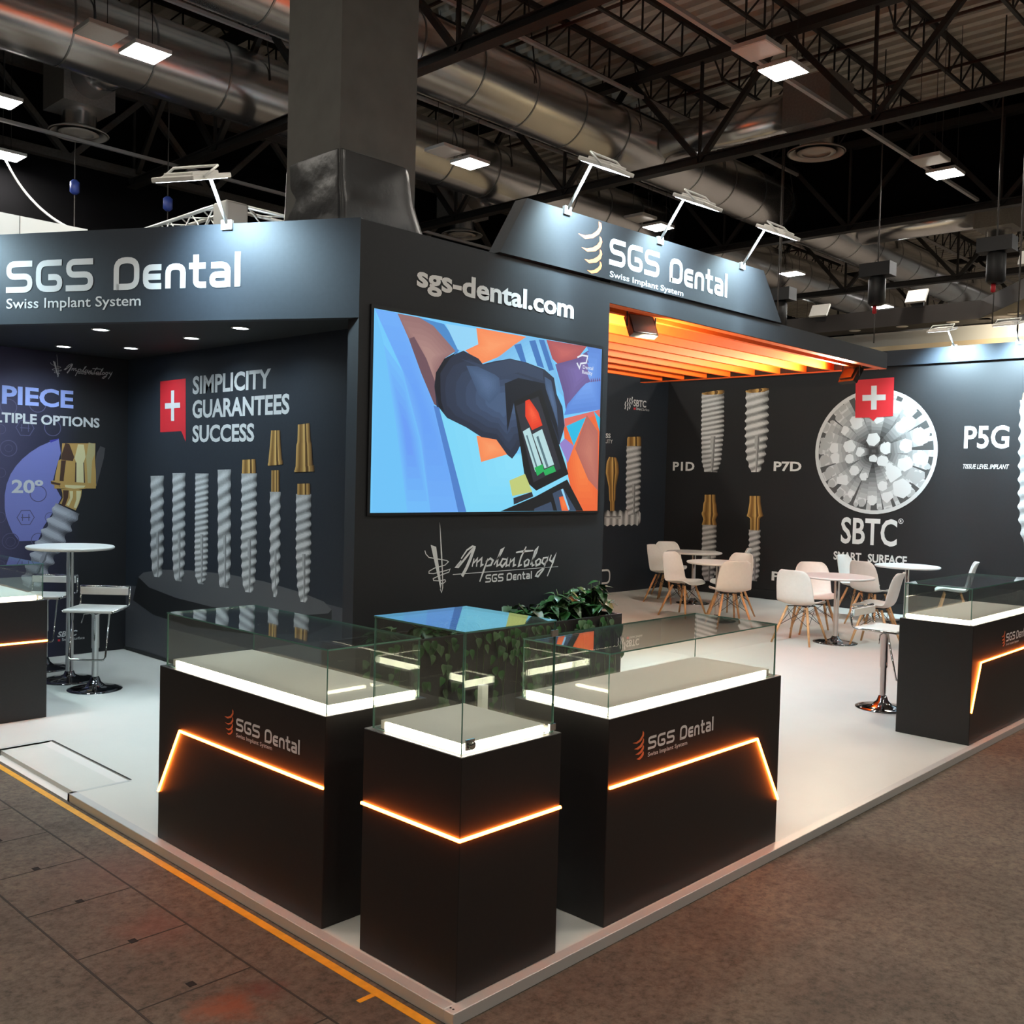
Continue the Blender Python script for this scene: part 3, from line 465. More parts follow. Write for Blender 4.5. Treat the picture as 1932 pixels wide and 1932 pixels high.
rm = Matrix.Rotation(math.pi / 2, 4, 'X'); o.v = [tuple(rm @ V(v) + V((.112, .064, .85))) for v in o.v]; part(o, 'door_lock', CHROME, cp)
for zz in (.842, 1.185):
    o = MB(); o.box((.505, .058, zz - .012), (.538, .066, zz + .012)); part(o, 'glass_hinge', CHROME, cp)
o = MB(); o.box((.68, .585, .72), (.715, .61, .885)); o.box((.675, .58, .72), (.73, .615, .735)); part(o, 'white_bracket', WMETAL, cp)
cc = counter('display_counter', 'black counter with glass top case at the right edge of the picture', 4.83, .045, 6.18, .549, .245, [('y0', 0, 0), ('x0', 0, 0), ('y1', .05, .05), ('x1', .03, .03)])
fq = FR['frc']; fq = lambda u, z, d=0.: V((u, .045 - d, z))
neon(cc, fq, [(4.845, .224), (5.0, .552), (6.18, .556)])
k0 = 5.52; logo(cc, 'frc', [['SGS', '', k0, k0 + .2, .643, .06, 'sgs'], ['Dental', '', k0 + .23, k0 + .5, .643, .06, 'sgs'], ['Swiss Implant System', '', k0, k0 + .29, .615, .017, 'med']], [[(a - D['T'][29][2] + k0, z - .01) for a, z in p] for p in D['cres']['rc']], fq)
cd = counter('display_counter', 'black counter with glass top case at the left edge of the picture', .0461, 4.74, .5557, 6.055, .245, [('y0', 0, .03), ('x0', 0, .05), ('x1', .03, .03), ('y1', .05, .05)])
neon(cd, lambda u, z, d=0.: V((u, 4.74 - d, z)), [(.0461, .536), (.5557, .536)]); neon(cd, lambda u, z, d=0.: V((.0461 - d, u, z)), [(4.74, .536), (5.73, .536), (6.0, .224)])

# ================================================================== LED wall block
lw = thing('display_wall', 'dark wall holding the large video screen and script lettering', 'exhibition wall', (2.49, FY + .05, 0))
o = MB(); o.box((FX, FY, .003), (3.6447, FY + .10, 3.205)); part(o, 'wall_panel', WALLB, lw)
url = texts('led', 'sgs-dental.com'); o = MB(); t = url[0]
lettering(o, t[0], FR['led'], *t[2:6], 'bold', .003); part(o, 'lettering', OFFW, lw)
o = MB()
for p in D['script']: o.stroke(FR['led'], p, [.0125 * (.75 + .5 * math.sin(3.14 * i / (len(p) - 1))) for i in range(len(p))], .0016)
o.stroke(FR['led'], D['script'][1], .024, .0018); part(o, 'script_lettering', OFFW, lw)
o = MB(); o.flat(FR['led'], D['under'], .0014); part(o, 'underline', OFFW, lw)
o = MB(); o.stroke(FR['led'], [tuple(V(a) * .5 + V(bb) * .5 if 0 else V(a)) for a, bb in zip(D['emb'][0], D['emb'][0])], .006, .0016)
for p in D['spike']: o.flat(FR['led'], p, .0018)
part(o, 'screw_emblem', OFFW, lw)
for t in [t for t in D['T'] if t[1] == 'led' and t[6] == 'sgs' and t[4] < 2]:
    o = MB(); logo_word(o, t[0], FR['led'], *t[2:6], .0016); part(o, 'lettering', OFFW, lw)

# screen
SCR = thing('video_screen', 'large video screen showing a black gloved hand holding two small tubes', 'screen', (2.49, FY, 1.5))
o = MB(); o.box((1.415, FY - .012, 1.50), (3.572, FY - .0005, 2.73)); part(o, 'screen_housing', mat('screen_black', (.004, .004, .005), .5), SCR)
SC = dict(sky=(118, 205, 255), cyan=(128, 218, 252), blued=(75, 140, 205), paleblue=(150, 215, 250), orange=(252, 142, 88), cloth=(120, 190, 238), stripe=(62, 118, 190), red=(176, 78, 82), purple=(104, 84, 142), blue2=(92, 138, 220),
    pink=(225, 110, 100), orange2=(240, 104, 52), cyan2=(40, 190, 232), lav=(150, 130, 205), tile=(184, 104, 92), skin=(152, 112, 112), skind=(112, 82, 92), glove=(38, 46, 66), glovel=(66, 88, 122), glovem=(52, 66, 92), gloved=(20, 24, 36), case=(18, 18, 22),
    casein=(44, 44, 54), redcap=(232, 58, 28), tube=(186, 222, 226), tubeline=(90, 120, 130), green=(36, 176, 92), sand=(196, 208, 124), tray=(58, 74, 100), sheet0=(112, 198, 252), sheet1=(112, 176, 252), sheet2=(114, 190, 254), bluedge=(80, 130, 205))
names = list(SC); pm = [emit('screen_' + k, srgb(*SC[k]), .95, (.005, .005, .005)) for k in names]
o = MB(); fs = frame((0, FY - .012, 0), (1, 0, 0), (0, -1, 0))
def clip(p): return [(min(max(a, 1.4356), 3.552), min(max(z, 1.518), 2.7073)) for a, z in p]
o.flat(fs, [(1.4356, 1.518), (3.552, 1.518), (3.552, 2.7073), (1.4356, 2.7073)], .0002, 0)
SOFT = {'glove': (70, 92, 126), 'skin': (176, 138, 132), 'orange': (255, 158, 104), 'orange2': (250, 128, 66), 'purple': (122, 104, 170), 'cyan': (140, 226, 255), 'tile': (200, 122, 104), 'red': (198, 96, 92), 'blue2': (116, 164, 240), 'redcap': (250, 92, 56), 'glovel': (84, 108, 146), 'sheet2': (106, 160, 250), 'sheet1': (104, 164, 250), 'cloth': (140, 210, 250)}
lay = 0
for k, p in D['LED'][1:]:
    p = clip(p); lay += 1; o.flat(fs, p, .0003 + .00003 * lay, names.index(k))
    if k in SOFT:
        gx = sum(q[0] for q in p) / len(p); gz = sum(q[1] for q in p) / len(p)
        for s_ in range(1, 6):
            f_ = 1 - s_ * .15; cc_ = tuple(int(SC[k][j] + (SOFT[k][j] - SC[k][j]) * s_ / 5) for j in range(3)); lay += 1
            pm.append(emit('screen_%s_%d' % (k, s_), srgb(*cc_), .95, (.005, .005, .005))); o.flat(fs, [(gx + (q[0] - gx) * f_, gz + (q[1] - gz) * f_) for q in p], .0003 + .00003 * lay, len(pm) - 1)
pic = part(o, 'picture', pm, SCR)
LOGW = emit('screen_white', (.85, .9, 1.), .9, (.005, .005, .005))
o = MB(); o.stroke(fs, D['ledlogo'][0], .012, .009)
for t in texts('led', 'Dental', 'Reality'):
    if t[6] == 'med': lettering(o, t[0], fs, *t[2:6], 'med', .009)
part(o, 'corner_logo', LOGW, SCR)

# ================================================================== right fascia, sign board
fa = thing('fascia_board', 'long dark fascia band above the lounge opening, right of the video screen', 'fascia', (6.1, FY, 3.06))
o = MB(); o.box((3.6447, FY, 3.062), (8.60, FY + .09, 3.235)); part(o, 'front_panel', WALLB, fa)
o = MB(); o.box((3.6447, FY + .004, 3.055), (8.60, FY + .085, 3.0615)); part(o, 'orange_underside', ORANGE, fa)
sg = thing('sign_board', 'dark slanted sign board with orange emblem on top of the fascia', 'sign', (4.3, FY, 3.22))
o = MB(); fr2 = frame((0, FY - .02, 0), (1, 0, 0), (0, -1, 0)); o.prism(fr2, [(2.45, 3.215), (6.18, 3.245), (5.83, 3.665), (2.70, 3.62)], -.11, 0); part(o, 'board', WALLB, sg)
logo(sg, 'led', [t for t in D['T'] if t[1] == 'led' and t[4] > 3.2], D['cres']['led'], fr2, (WHITE, ORANGE_L), .002)

# ================================================================== diagonal canopy
cn = thing('canopy', 'dark angled canopy with white lettering over the bar corner', 'canopy', (.7, 3.5, 2.64))
F = FR['fas']; o = MB(); o.prism(F, [(-4.2, 2.642), (0.0, 2.642), (0.0, 3.212), (-4.2, 3.212)], -.07, 0.); part(o, 'fascia_panel', NAVY, cn)
logo(cn, 'fas', texts('fas'), None, F, (WHITE, ORANGE_L), .002)
SOF = mat('black_soffit', (.004, .004, .0045), .7)
a = F(-.03, 0, -.07); bb = F(-4.2, 0, -.07)
o = MB(); zt = 2.78
pl = [(a.x, a.y), (2.14, a.y), (2.14, 6.94), (bb.x - .2, 6.94), (bb.x, bb.y)]
o.prism(lambda u, z, d=0.: V((u, z, zt - d)), [(p[0], p[1]) for p in pl], -.06, 0); part(o, 'soffit', SOF, cn)
DL = [(1.071, 5.12, 'near the front, left of the middle'), (1.331, 6.441, 'above the small script logo'), (1.726, 6.012, 'closest to the corner of the printed walls'), (1.712, 4.945, 'middle one above the red badge lettering'), (1.652, 4.122, 'nearest the video screen'), (.66, 6.3, 'at the far left')]
DLM = emit('downlight_glow', (.86, .95, 1.), 30.)
for x_, y_, s_ in DL:
    r = thing('recessed_downlight', 'round downlight in the black soffit, ' + s_, 'downlight', (x_, y_, zt), 'downlights in the canopy')
    o = MB(); o.lathe([(.055, 0), (.068, -.001), (.068, -.006), (.055, -.008)], (x_, y_, zt), 24, cap=False); part(o, 'trim_ring', WMETAL, r)
    o = MB(); o.lathe([(.0, -.005), (.054, -.005)], (x_, y_, zt), 20, cap=False); part(o, 'lens', DLM, r)
    l = bpy.data.lights.new('downlight', 'SPOT'); l.energy = 42; l.color = (.70, .90, 1.); l.spot_size = 2.7; l.spot_blend = .9; l.shadow_soft_size = .03
    lo = bpy.data.objects.new('downlight_lamp', l); COL.objects.link(lo); lo.location = (x_, y_, zt - .012)

# ================================================================== printed walls
def badge(parent, fr, poly, cross, d=.0012):
    o = MB(); o.flat(fr, poly, d); bd = part(o, 'red_badge', RED, parent)
    o = MB()
    for i, p in enumerate(cross): o.flat(fr, p, d + .0012 + i * .0006)
    part(o, 'white_cross', WHITE, bd)
sw = thing('printed_wall', 'charcoal wall printed with seven white screws and a red cross badge', 'exhibition wall', (2.17, 4.7, 0))
F = FR['sim']; o = MB(); o.box((2.14, FY + .10, .003), (2.20, 6.94, 2.84)); part(o, 'wall_panel', NAVY, sw)
o = MB(); o.box((2.128, FY + .1, .003), (2.14, 6.94, .03)); part(o, 'skirting', PODSIDE, sw)
o = MB(); gp = D['podtop']; ug = [-6.93, -2.45]
o.flat(F, [(-6.93, .03), (-2.45, .03), (-2.45, .72), (-4.0, .80), (-5.2, .70), (-6.93, .62)], .0006); part(o, 'printed_ground', PFLOOR, sw)
o = MB(); o.flat(F, D['podside'], .0012); part(o, 'podium_side', PODSIDE, sw)
o = MB(); o.flat(F, D['podtop'], .0018); part(o, 'podium_top', PODTOP, sw)
badge(sw, F, D['badge1'], D['cross1'])
for t in texts('sim'):
    o = MB(); lettering(o, t[0], F, *t[2:6], 'bold', .0014); part(o, 'lettering', WHITE, sw)
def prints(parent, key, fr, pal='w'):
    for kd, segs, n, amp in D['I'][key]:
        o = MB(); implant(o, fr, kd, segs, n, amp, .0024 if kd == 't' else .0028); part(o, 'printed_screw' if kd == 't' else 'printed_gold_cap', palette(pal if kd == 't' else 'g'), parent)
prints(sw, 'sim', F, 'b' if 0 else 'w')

pw = thing('printed_wall', 'dark wall behind the bar table printed with a tilted gold capped screw', 'exhibition wall', (.6, 6.97, 0))
F = FR['pie']
VIO = bpy.data.materials.new('violet_print_wall'); VIO.use_nodes = True; nt = VIO.node_tree; b = nt.nodes['Principled BSDF']; L = nt.links.new; b.inputs['Roughness'].default_value = .6; b.inputs['Specular IOR Level'].default_value = .35
tc = nt.nodes.new('ShaderNodeTexCoord'); sx = nt.nodes.new('ShaderNodeSeparateXYZ'); L(tc.outputs['Object'], sx.inputs[0])
ma = nt.nodes.new('ShaderNodeMath'); ma.operation = 'MULTIPLY_ADD'; ma.inputs[1].default_value = 1 / 3.64; ma.inputs[2].default_value = .412; L(sx.outputs['X'], ma.inputs[0])
L(ramp(ma.outputs[0], [(.0, (.075, .068, .125)), (.66, (.062, .056, .115)), (.78, (.024, .023, .050)), (.88, (.0125, .0125, .015))]), b.inputs['Base Color'])
o = MB(); o.box((-1.5, 6.94, .003), (2.14, 7.0, 2.84)); ob = part(o, 'wall_panel', VIO, None); ob.parent = pw
pw.location = (.6, 6.97, 0); ob.location = (-.6, -6.97, 0)
VL = [mat('print_violet_%d' % i, c_, .55) for i, c_ in enumerate([srgb(112, 116, 178), srgb(52, 48, 150), srgb(78, 75, 108), srgb(150, 165, 225), srgb(96, 92, 150)])]
o = MB(); o.flat(F, D['disc'], .001); part(o, 'violet_disc', VL[0], pw)
o = MB(); o.flat(F, D['tip'], .0016); part(o, 'violet_tip', VL[1], pw)
o = MB()
for i in D['icons']:
    if i[0] == 'c': o.disc(F, i[1], i[2], i[3], .0014, 0, 28, i[3] * .9)
    else: o.disc(F, i[1], i[2], i[3], .0014, 0, 6, i[3] * .9); o.stroke(F, [(i[1] - i[3] * .5, i[2]), (i[1] + i[3] * .5, i[2])], .007, .0014); o.stroke(F, [(i[1] - i[3] * .35, i[2] - i[3] * .4), (i[1] - i[3] * .35, i[2] + i[3] * .4)], .007, .0014); o.stroke(F, [(i[1] + i[3] * .35, i[2] - i[3] * .4), (i[1] + i[3] * .35, i[2] + i[3] * .4)], .007, .0014)
part(o, 'icon_outlines', VL[2], pw)
o = MB(); implant(o, F, 't', D['screw'], 7.0, .30, .0022, slant=.0); part(o, 'printed_screw', palette('b'), pw)
GC = {'gold1': (.42, .25, .075), 'goldd': (.055, .024, .014), 'goldl': (.60, .53, .30), 'goldm': (.40, .34, .17), 'greyd': (.06, .055, .058)}
gn = list(GC); gm = [mat('print_' + k, GC[k], .5) for k in gn]; o = MB()
for i, (k, p) in enumerate(D['gold']): o.flat(F, p, .0026 + .0002 * i, gn.index(k))
part(o, 'printed_gold_cap', gm, pw)
for t in texts('pie'):
    o = MB()
    if t[6] == 'sgs': logo_word(o, t[0], F, *t[2:6], .0014)
    else: lettering(o, t[0], F, *t[2:6], t[6], .0018)
    part(o, 'lettering', VL[3] if t[0] == 'PIECE' else (GREYT if t[0] in ('20º',) else WHITE), pw)
o = MB(); o.flat(F, D['sq_pie'], .0014); part(o, 'red_square', RED, pw)
# small script logo, same drawing as on the screen wall
A = D['script'][0][2]; m0, m1, m2, m3, m4 = D['mini']; sU0 = min(p[0] for q in D['script'] for p in q); sU1 = max(p[0] for q in D['script'] for p in q); sz = D['script'][2][1][1]
ku = (m1[0] - m0[0]) / (sU1 - sU0); zb_ = 2.625; mm = lambda p: (m0[0] + (p[0] - sU0) * ku, zb_ + (p[1] - sz) * ku)
o = MB()
for p in D['script']: o.stroke(F, [mm(q) for q in p], .0125 * ku * 1.1, .0014)
o.stroke(F, [mm(q) for q in D['script'][1]], .024 * ku, .0016); part(o, 'script_lettering', WHITE, pw)
o = MB(); o.stroke(F, [mm(q) for q in D['emb'][0]], .006 * ku, .0014)
for p in D['spike']: o.flat(F, [mm(q) for q in p], .0016)
part(o, 'screw_emblem', WHITE, pw)

dw = thing('printed_wall', 'navy end wall of the lounge printed with gold and white screws', 'exhibition wall', (10, 7.2, 0))
F = FR['dark']; o = MB(); o.box((2.2, 7.166, .003), (11.41, 7.226, 3.43)); part(o, 'wall_panel', NAVY, dw)
prints(dw, 'dark', F)
h0, h1, h2, h3 = D['horiz']; hw = (h2[1] - h3[1]) / 2
o = MB(); implant(o, F, 't', [[h1[0], h1[1], hw * .6], [h1[0] - .06, h1[1], hw], [h0[0], h0[1], hw]], 6, .18, .002, slant=0); part(o, 'printed_screw', palette('w'), dw)
for t in texts('dark'):
    o = MB(); lettering(o, t[0], F, *t[2:6], t[6], .0014); part(o, 'lettering', WHITE, dw)
o = MB(); o.flat(F, D['sq_dark'], .0014); part(o, 'red_square', RED, dw)
o = MB()
for u_, z_ in D['dots_dark']: o.stroke(F, [(u_ - .008, z_ - .03), (u_ + .008, z_ + .03)], .022, .0014)
part(o, 'dot_emblem', WHITE, dw)
o = MB(); o.stroke(F, fillet([(9.72, .02), (9.98, .02), (9.98, .22), (9.72, .22)], .08), .03, .0014); o.v = [(v[0], v[1], v[2] + .14) for v in o.v]; part(o, 'outline_emblem', WHITE, dw)

rw = thing('printed_wall', 'long black lounge wall printed with screws and a large round picture', 'exhibition wall', (11.45, 2.5, 0))
F = FR['pw']; o = MB(); o.box((11.41, -5, .003), (11.47, 7.166, 3.64)); part(o, 'wall_panel', PBLK, rw)
o = MB(); o.box((11.37, -5, 3.435), (11.41, 7.166, 3.645)); part(o, 'top_band', NAVY, rw)
o = MB(); o.box((11.398, -5, .003), (11.41, 7.166, .14)); part(o, 'skirting', PODSIDE, rw)
prints(rw, 'pw', F)
for t in texts('pw'):
    o = MB()
    if t[0] == 'SMART SURFACE':
        u0, u1 = t[2], t[3]; lettering(o, 'SMART', F, u0, u0 + (u1 - u0) * .39, *t[4:6], 'bold', .0014); lettering(o, 'SURFACE', F, u0 + (u1 - u0) * .48, u1, *t[4:6], 'bold', .0014)
    else: lettering(o, t[0], F, *t[2:6], t[6], .0014)
    part(o, 'lettering', OFFW, rw)
u_, z_, r_ = D['regmark']; o = MB(); o.disc(F, u_, z_, r_, .0014, 0, 24, r_ * .8); lettering(o, 'R', F, u_ - r_ * .4, u_ + r_ * .45, z_ - r_ * .5, r_, 'bold', .0014); part(o, 'registered_mark', OFFW, rw)
cu, cz, R = D['circ']; R = .868; cz = 2.25; cu = -3.655; W = palette('w')
o = MB(); o.disc(F, cu, cz, R, .0012, 1, 56)
rng = random.Random(3); dist = lambda p: math.hypot(p[0] - cu, p[1] - cz)
def inside(u, z, k=.955):
    d_ = math.hypot(u - cu, z - cz)
    return (u, z) if d_ < R * k else (cu + (u - cu) * R * k / d_, cz + (z - cz) * R * k / d_)
bg = []
for k in range(30):
    a = k * 2 * math.pi / 30 + rng.uniform(-.06, .06); rr = R * rng.uniform(.86, 1.05); bg.append([cu + rr * math.cos(a), cz + rr * math.sin(a), R * rng.uniform(.05, .11)])
i = 0
for (u, z, r) in sorted(bg, key=lambda q: -dist(q)) + sorted(D['rods'], key=lambda q: -dist(q)):
    ox, oz = cu + (u - cu) * .16, cz + (z - cz) * .16; dx, dz = u - ox, z - oz; l = math.hypot(dx, dz) or 1; ax, az = -dz / l, dx / l; n = 9; r *= .74
    for s_ in range(n):
        t0, t1 = s_ / n, (s_ + 1) / n; w0, w1 = r * (.45 + .55 * t0), r * (.45 + .55 * t1)
        q = [(ox + dx * t0 + ax * w0, oz + dz * t0 + az * w0), (ox + dx * t1 + ax * w1, oz + dz * t1 + az * w1), (ox + dx * t1 - ax * w1, oz + dz * t1 - az * w1), (ox + dx * t0 - ax * w0, oz + dz * t0 - az * w0)]
        o.flat(F, [inside(*p) for p in q], .0014 + i * 2e-5, max(0, int(-1.5 + 9.5 * t1)))
    hx = [(u + r * math.cos(a) * .98, z + r * math.sin(a) * .98) for a in [rng.uniform(0, 1) + k * math.pi / 3.5 for k in range(7)]]
    o.flat(F, [inside(*p) for p in hx], .0014 + i * 2e-5 + 1e-5, 9 if dist((u, z)) < R * .8 else 6); i += 1
part(o, 'round_picture', W, rw)
o = MB(); o.disc(F, cu, cz, R * 1.015, .004, 0, 64, R * .955); part(o, 'white_ring', WHITE, rw)
badge(rw, F, D['badge2'], D['cross2'], .006)

# ================================================================== orange slatted ceiling
sl = thing('slatted_ceiling', 'orange ceiling of long parallel slats over the lounge', 'slatted ceiling', (6, 4, 3.06))
for k in range(9):
    yk = 2.55 + .337 * k
    o = MB(); o.box((3.60, yk, 3.062), (8.49 + .014 * k, yk + .045, 3.215)); part(o, 'slat', ORANGE, sl)
o = MB(); o.box((3.56, 2.41, 3.235), (8.6, 5.6, 3.26)); part(o, 'backing_board', ORANGE, sl)
o = MB(); o.box((8.50, FY + .095, 3.062), (8.60, 5.6, 3.230)); part(o, 'end_board', WALLB, sl)
o = MB(); o.box((8.505, FY + .1, 3.055), (8.595, 5.6, 3.0615)); part(o, 'end_underside', ORANGE, sl)
def black_flood(label, x, y, z, tilt, yawd):
    r = thing('hanging_floodlight', label, 'floodlight', (x, y, z))
    M_ = Matrix.Translation((x, y, z)) @ Matrix.Rotation(yawd, 4, 'Z') @ Matrix.Rotation(tilt, 4, 'X')
    Y_ = Matrix.Translation((x, y, z)) @ Matrix.Rotation(yawd, 4, 'Z')
    o = MB(); o.box((-.13, -.03, -.09), (.13, .03, .09)); o.box((-.10, .03, -.06), (.10, .055, .06)); o.v = [tuple(M_ @ V(v)) for v in o.v]; part(o, 'housing', WIRE, r)
    o = MB(); o.box((-.115, -.034, -.078), (.115, -.0305, .078)); o.v = [tuple(M_ @ V(v)) for v in o.v]; part(o, 'glass_front', mat('dark_lamp_glass', (.16, .18, .20), .15), r)
    o = MB(); o.tube([(-.145, 0, -.01), (-.145, 0, .155), (.145, 0, .155), (.145, 0, -.01)], .008, 6); o.v = [tuple(Y_ @ V(v)) for v in o.v]; part(o, 'bracket', WIRE, r)
black_flood('black floodlight hanging under the orange slats beside the video screen', 4.29, 2.50, 2.985, -.45, -.25)
black_flood('black floodlight hanging at the far right end of the orange slats', 8.36, 2.62, 2.975, .5, 1.1)
def area(name, loc, target, size, e, col, sy=None):
    l = bpy.data.lights.new(name, 'AREA'); l.energy = e; l.color = col; l.size = size
    if sy: l.shape = 'RECTANGLE'; l.size_y = sy
    o = bpy.data.objects.new(name, l); COL.objects.link(o); o.location = loc
    o.rotation_euler = (V(target) - V(loc)).to_track_quat('-Z', 'Y').to_euler(); return o
def spot(name, loc, target, e, col, ang, blend=.5, soft=.06):
    l = bpy.data.lights.new(name, 'SPOT'); l.energy = e; l.color = col; l.spot_size = ang; l.spot_blend = blend; l.shadow_soft_size = soft
    o = bpy.data.objects.new(name, l); COL.objects.link(o); o.location = loc
    o.rotation_euler = (V(target) - V(loc)).to_track_quat('-Z', 'Y').to_euler(); return o
spot('slat_lamp', (4.3, 2.44, 2.84), (5.2, 3.8, 3.1), 360, (1, .86, .6), 2.9, .8)
spot('slat_lamp', (8.2, 2.66, 2.82), (6.8, 3.6, 3.1), 400, (1, .86, .6), 2.9, .8)

# ================================================================== floodlights on arms
LENS = emit('flood_lens', (.86, .95, 1.), 14.)
def arm_flood(label, p, n, out=.22, up=.28, head=.28, drop=.12, e=60, tgt=None, dark=False):
    p = V(p); n = V(n).normalized(); sd = n.cross(Z3); r = thing('mounted_floodlight', label, 'floodlight', p)
    o = MB(); o.obox(p + n * .005 + Z3 * -.01, (sd, n, Z3), (.035, .012, .028)); part(o, 'base_clamp', WMETAL, r)
    q = p + n * out + Z3 * up
    o = MB(); o.tube([p + n * .012, q], .011, 10); part(o, 'arm', WMETAL, r)
    hd = (n * head - Z3 * drop); L_ = hd.length; hd.normalize(); ct = q + hd * (L_ * .5 - .02); nn = sd.cross(hd)
    if nn.z < 0: nn = -nn
    o = MB(); o.obox(ct, (hd, sd, nn), (L_ / 2, .13, .014)); o.obox(ct + nn * .02, (hd, sd, nn), (L_ * .34, .09, .012)); bevel(part(o, 'lamp_head', WPLAST, r), .006, 2)
    o = MB(); o.tube([ct + sd * .135 + hd * (L_ * .25), ct + sd * .14 + nn * .055 - hd * .05, ct - sd * .14 + nn * .055 - hd * .05, ct - sd * .135 + hd * (L_ * .25)], .008, 6); part(o, 'bracket', WMETAL, r)
    o = MB(); o.obox(ct - nn * .0145, (hd, sd, nn), (L_ / 2 - .02, .115, .0012)); part(o, 'lens', LENS, r)
    lp = ct - nn * .022; tg = V(tgt) if tgt else p - Z3 * .35
    spot('flood_lamp', lp, tg, e, (.60, .87, 1.), 2.3, .9, .09)
arm_flood('white floodlight on an arm above the left end of the slanted sign board', (3.105, FY - .02, 3.63), (0, -1, 0), e=560, tgt=(3.3, FY, 3.35))
arm_flood('white floodlight on an arm above the middle of the slanted sign board', (4.22, FY - .02, 3.635), (0, -1, 0), e=520, tgt=(4.4, FY, 3.3))
arm_flood('white floodlight on an arm above the right end of the slanted sign board', (5.448, FY - .02, 3.65), (0, -1, 0), e=480, tgt=(5.5, FY, 3.2))
fb = FR['fas'](-.857, 3.212, 0); fb2 = FR['fas'](-3.05, 3.212, 0)
arm_flood('white floodlight on an arm above the angled canopy lettering', fb, nf, .20, .22, .38, .13, e=300, tgt=FR['fas'](-.75, 2.9))
arm_flood('white floodlight on an arm at the far left of the angled canopy', fb2, nf, .20, .22, .38, .13, e=330, tgt=FR['fas'](-2.9, 2.9))
arm_flood('white floodlight on an arm above the black lounge wall, left one', (11.37, 2.597, 3.64), (-1, 0, 0), .28, .20, .38, .08, e=1000, tgt=(11.4, 2.5, 3.0))
arm_flood('white floodlight on an arm above the black lounge wall, right one', (11.37, 1.80, 3.645), (-1, 0, 0), .28, .20, .38, .08, e=1000, tgt=(11.4, 1.5, 3.0))

# ================================================================== chairs, tables, stools
def make_chair(label, group):
    t = thing('shell_chair', label, 'chair', (0, 0, 0), group)
    pr = [(.215, .418), (.20, .432), (.13, .445), (.0, .430), (-.11, .422), (-.175, .445), (-.21, .52), (-.232, .62), (-.255, .72), (-.28, .79), (-.30, .825)]
    hw = [.17, .20, .222, .232, .232, .226, .222, .218, .205, .178, .13]
    o = MB(); M = 12; rows = []
    for i, ((y, z), h) in enumerate(zip(pr, hw)):
        bk = min(1, max(0, (i - 4) / 2)); a = i / (len(pr) - 1)
        d = V(pr[min(i + 1, len(pr) - 1)]) - V(pr[max(i - 1, 0)]); d.normalize(); nr = V((-d.y, d.x)) * (-1 if True else 1)
        for j in range(M + 1):
            x = -1 + 2 * j / M; c_ = abs(x) ** 2.4
            lift = .045 * c_ * (1 if i > 1 else .4)
            o.v.append((x * h, y + (lift * bk * 1.25), z + lift * (1 - bk)))
    for i in range(len(pr) - 1):
        for j in range(M): o.f.append((i * (M + 1) + j, i * (M + 1) + j + 1, (i + 1) * (M + 1) + j + 1, (i + 1) * (M + 1) + j)); o.m.append(0); o.s.append(True)
    s_ = part(o, 'seat_shell', WPLAST, t); so = s_.modifiers.new('s', 'SOLIDIFY'); so.thickness = .009; so.offset = 0
    su = s_.modifiers.new('u', 'SUBSURF'); su.levels = 1; su.render_levels = 1
    top = {}; bot = {}
    for sx_ in (-1, 1):
        for sy_ in (-1, 1):
            top[sx_, sy_] = V((sx_ * .115, sy_ * .095 + .0, .405)); bot[sx_, sy_] = V((sx_ * .225, .205 if sy_ > 0 else -.235, 0))
            o = MB(); o.tube([top[sx_, sy_], top[sx_, sy_].lerp(bot[sx_, sy_], .4), bot[sx_, sy_]], [.014, .0155, .0105], 10); part(o, 'leg', WOOD, t)
    o = MB(); k = lambda a, f: top[a].lerp(bot[a], f)
    for a, b_ in (((-1, -1), (-1, 1)), ((1, -1), (1, 1)), ((-1, -1), (1, -1)), ((-1, 1), (1, 1))):
        o.tube([k(a, .04), k(b_, .52)], .0032, 5); o.tube([k(b_, .04), k(a, .52)], .0032, 5)
    for a, b_ in (((-1, -1), (1, 1)), ((-1, 1), (1, -1))): o.tube([k(a, .03) + V((0, 0, .015)), k(b_, .03) + V((0, 0, .015))], .006, 5)
    part(o, 'wire_struts', WIRE, t); return t
CH = [((9.78, 5.98), (.15, -1), 'left of the far left table, outer back showing'), ((8.74, 4.97), (-.05, -1), 'left of the nearer left table, seat pointing right'),
      ((10.45, 6.36), (-.6, -.75), 'behind the far left table, inner back facing us'), ((8.42, 4.10), (.5, .62), 'before the nearer left table, broad back facing us'),
      ((9.25, 4.58), (-.95, .1), 'right of the nearer left round table, mostly hidden'), ((10.32, 5.25), (-.5, .8), 'right of the far left round table, seat pointing left'),
      ((7.98, 2.92), (.96, .02), 'left of the nearest table, back turned to us'), ((8.80, 3.16), (-.72, -.62), 'behind the nearest table, inner back facing us'),
      ((10.55, 3.42), (-.05, -1), 'left of the far right table, seat pointing right'), ((10.02, 3.0), (1, -.25), 'between the two right tables, back turned to the camera'),
      ((8.50, 2.30), (-.15, 1), 'right of the nearest table, seat pointing left'), ((11.0, 2.36), (-.35, .9), 'right of the far right table, behind counter glass')]
c0 = None
for (x_, y_), f_, lb in CH:
    rz = math.atan2(f_[1], f_[0]) - math.pi / 2; lab = 'white shell chair ' + lb; g = 'white shell chairs of the lounge'
    if c0 is None: c0 = make_chair(lab, g); c0.location = (x_, y_, 0); c0.rotation_euler = (0, 0, rz)
    else: dup(c0, (x_, y_, 0), rz, lab, g)
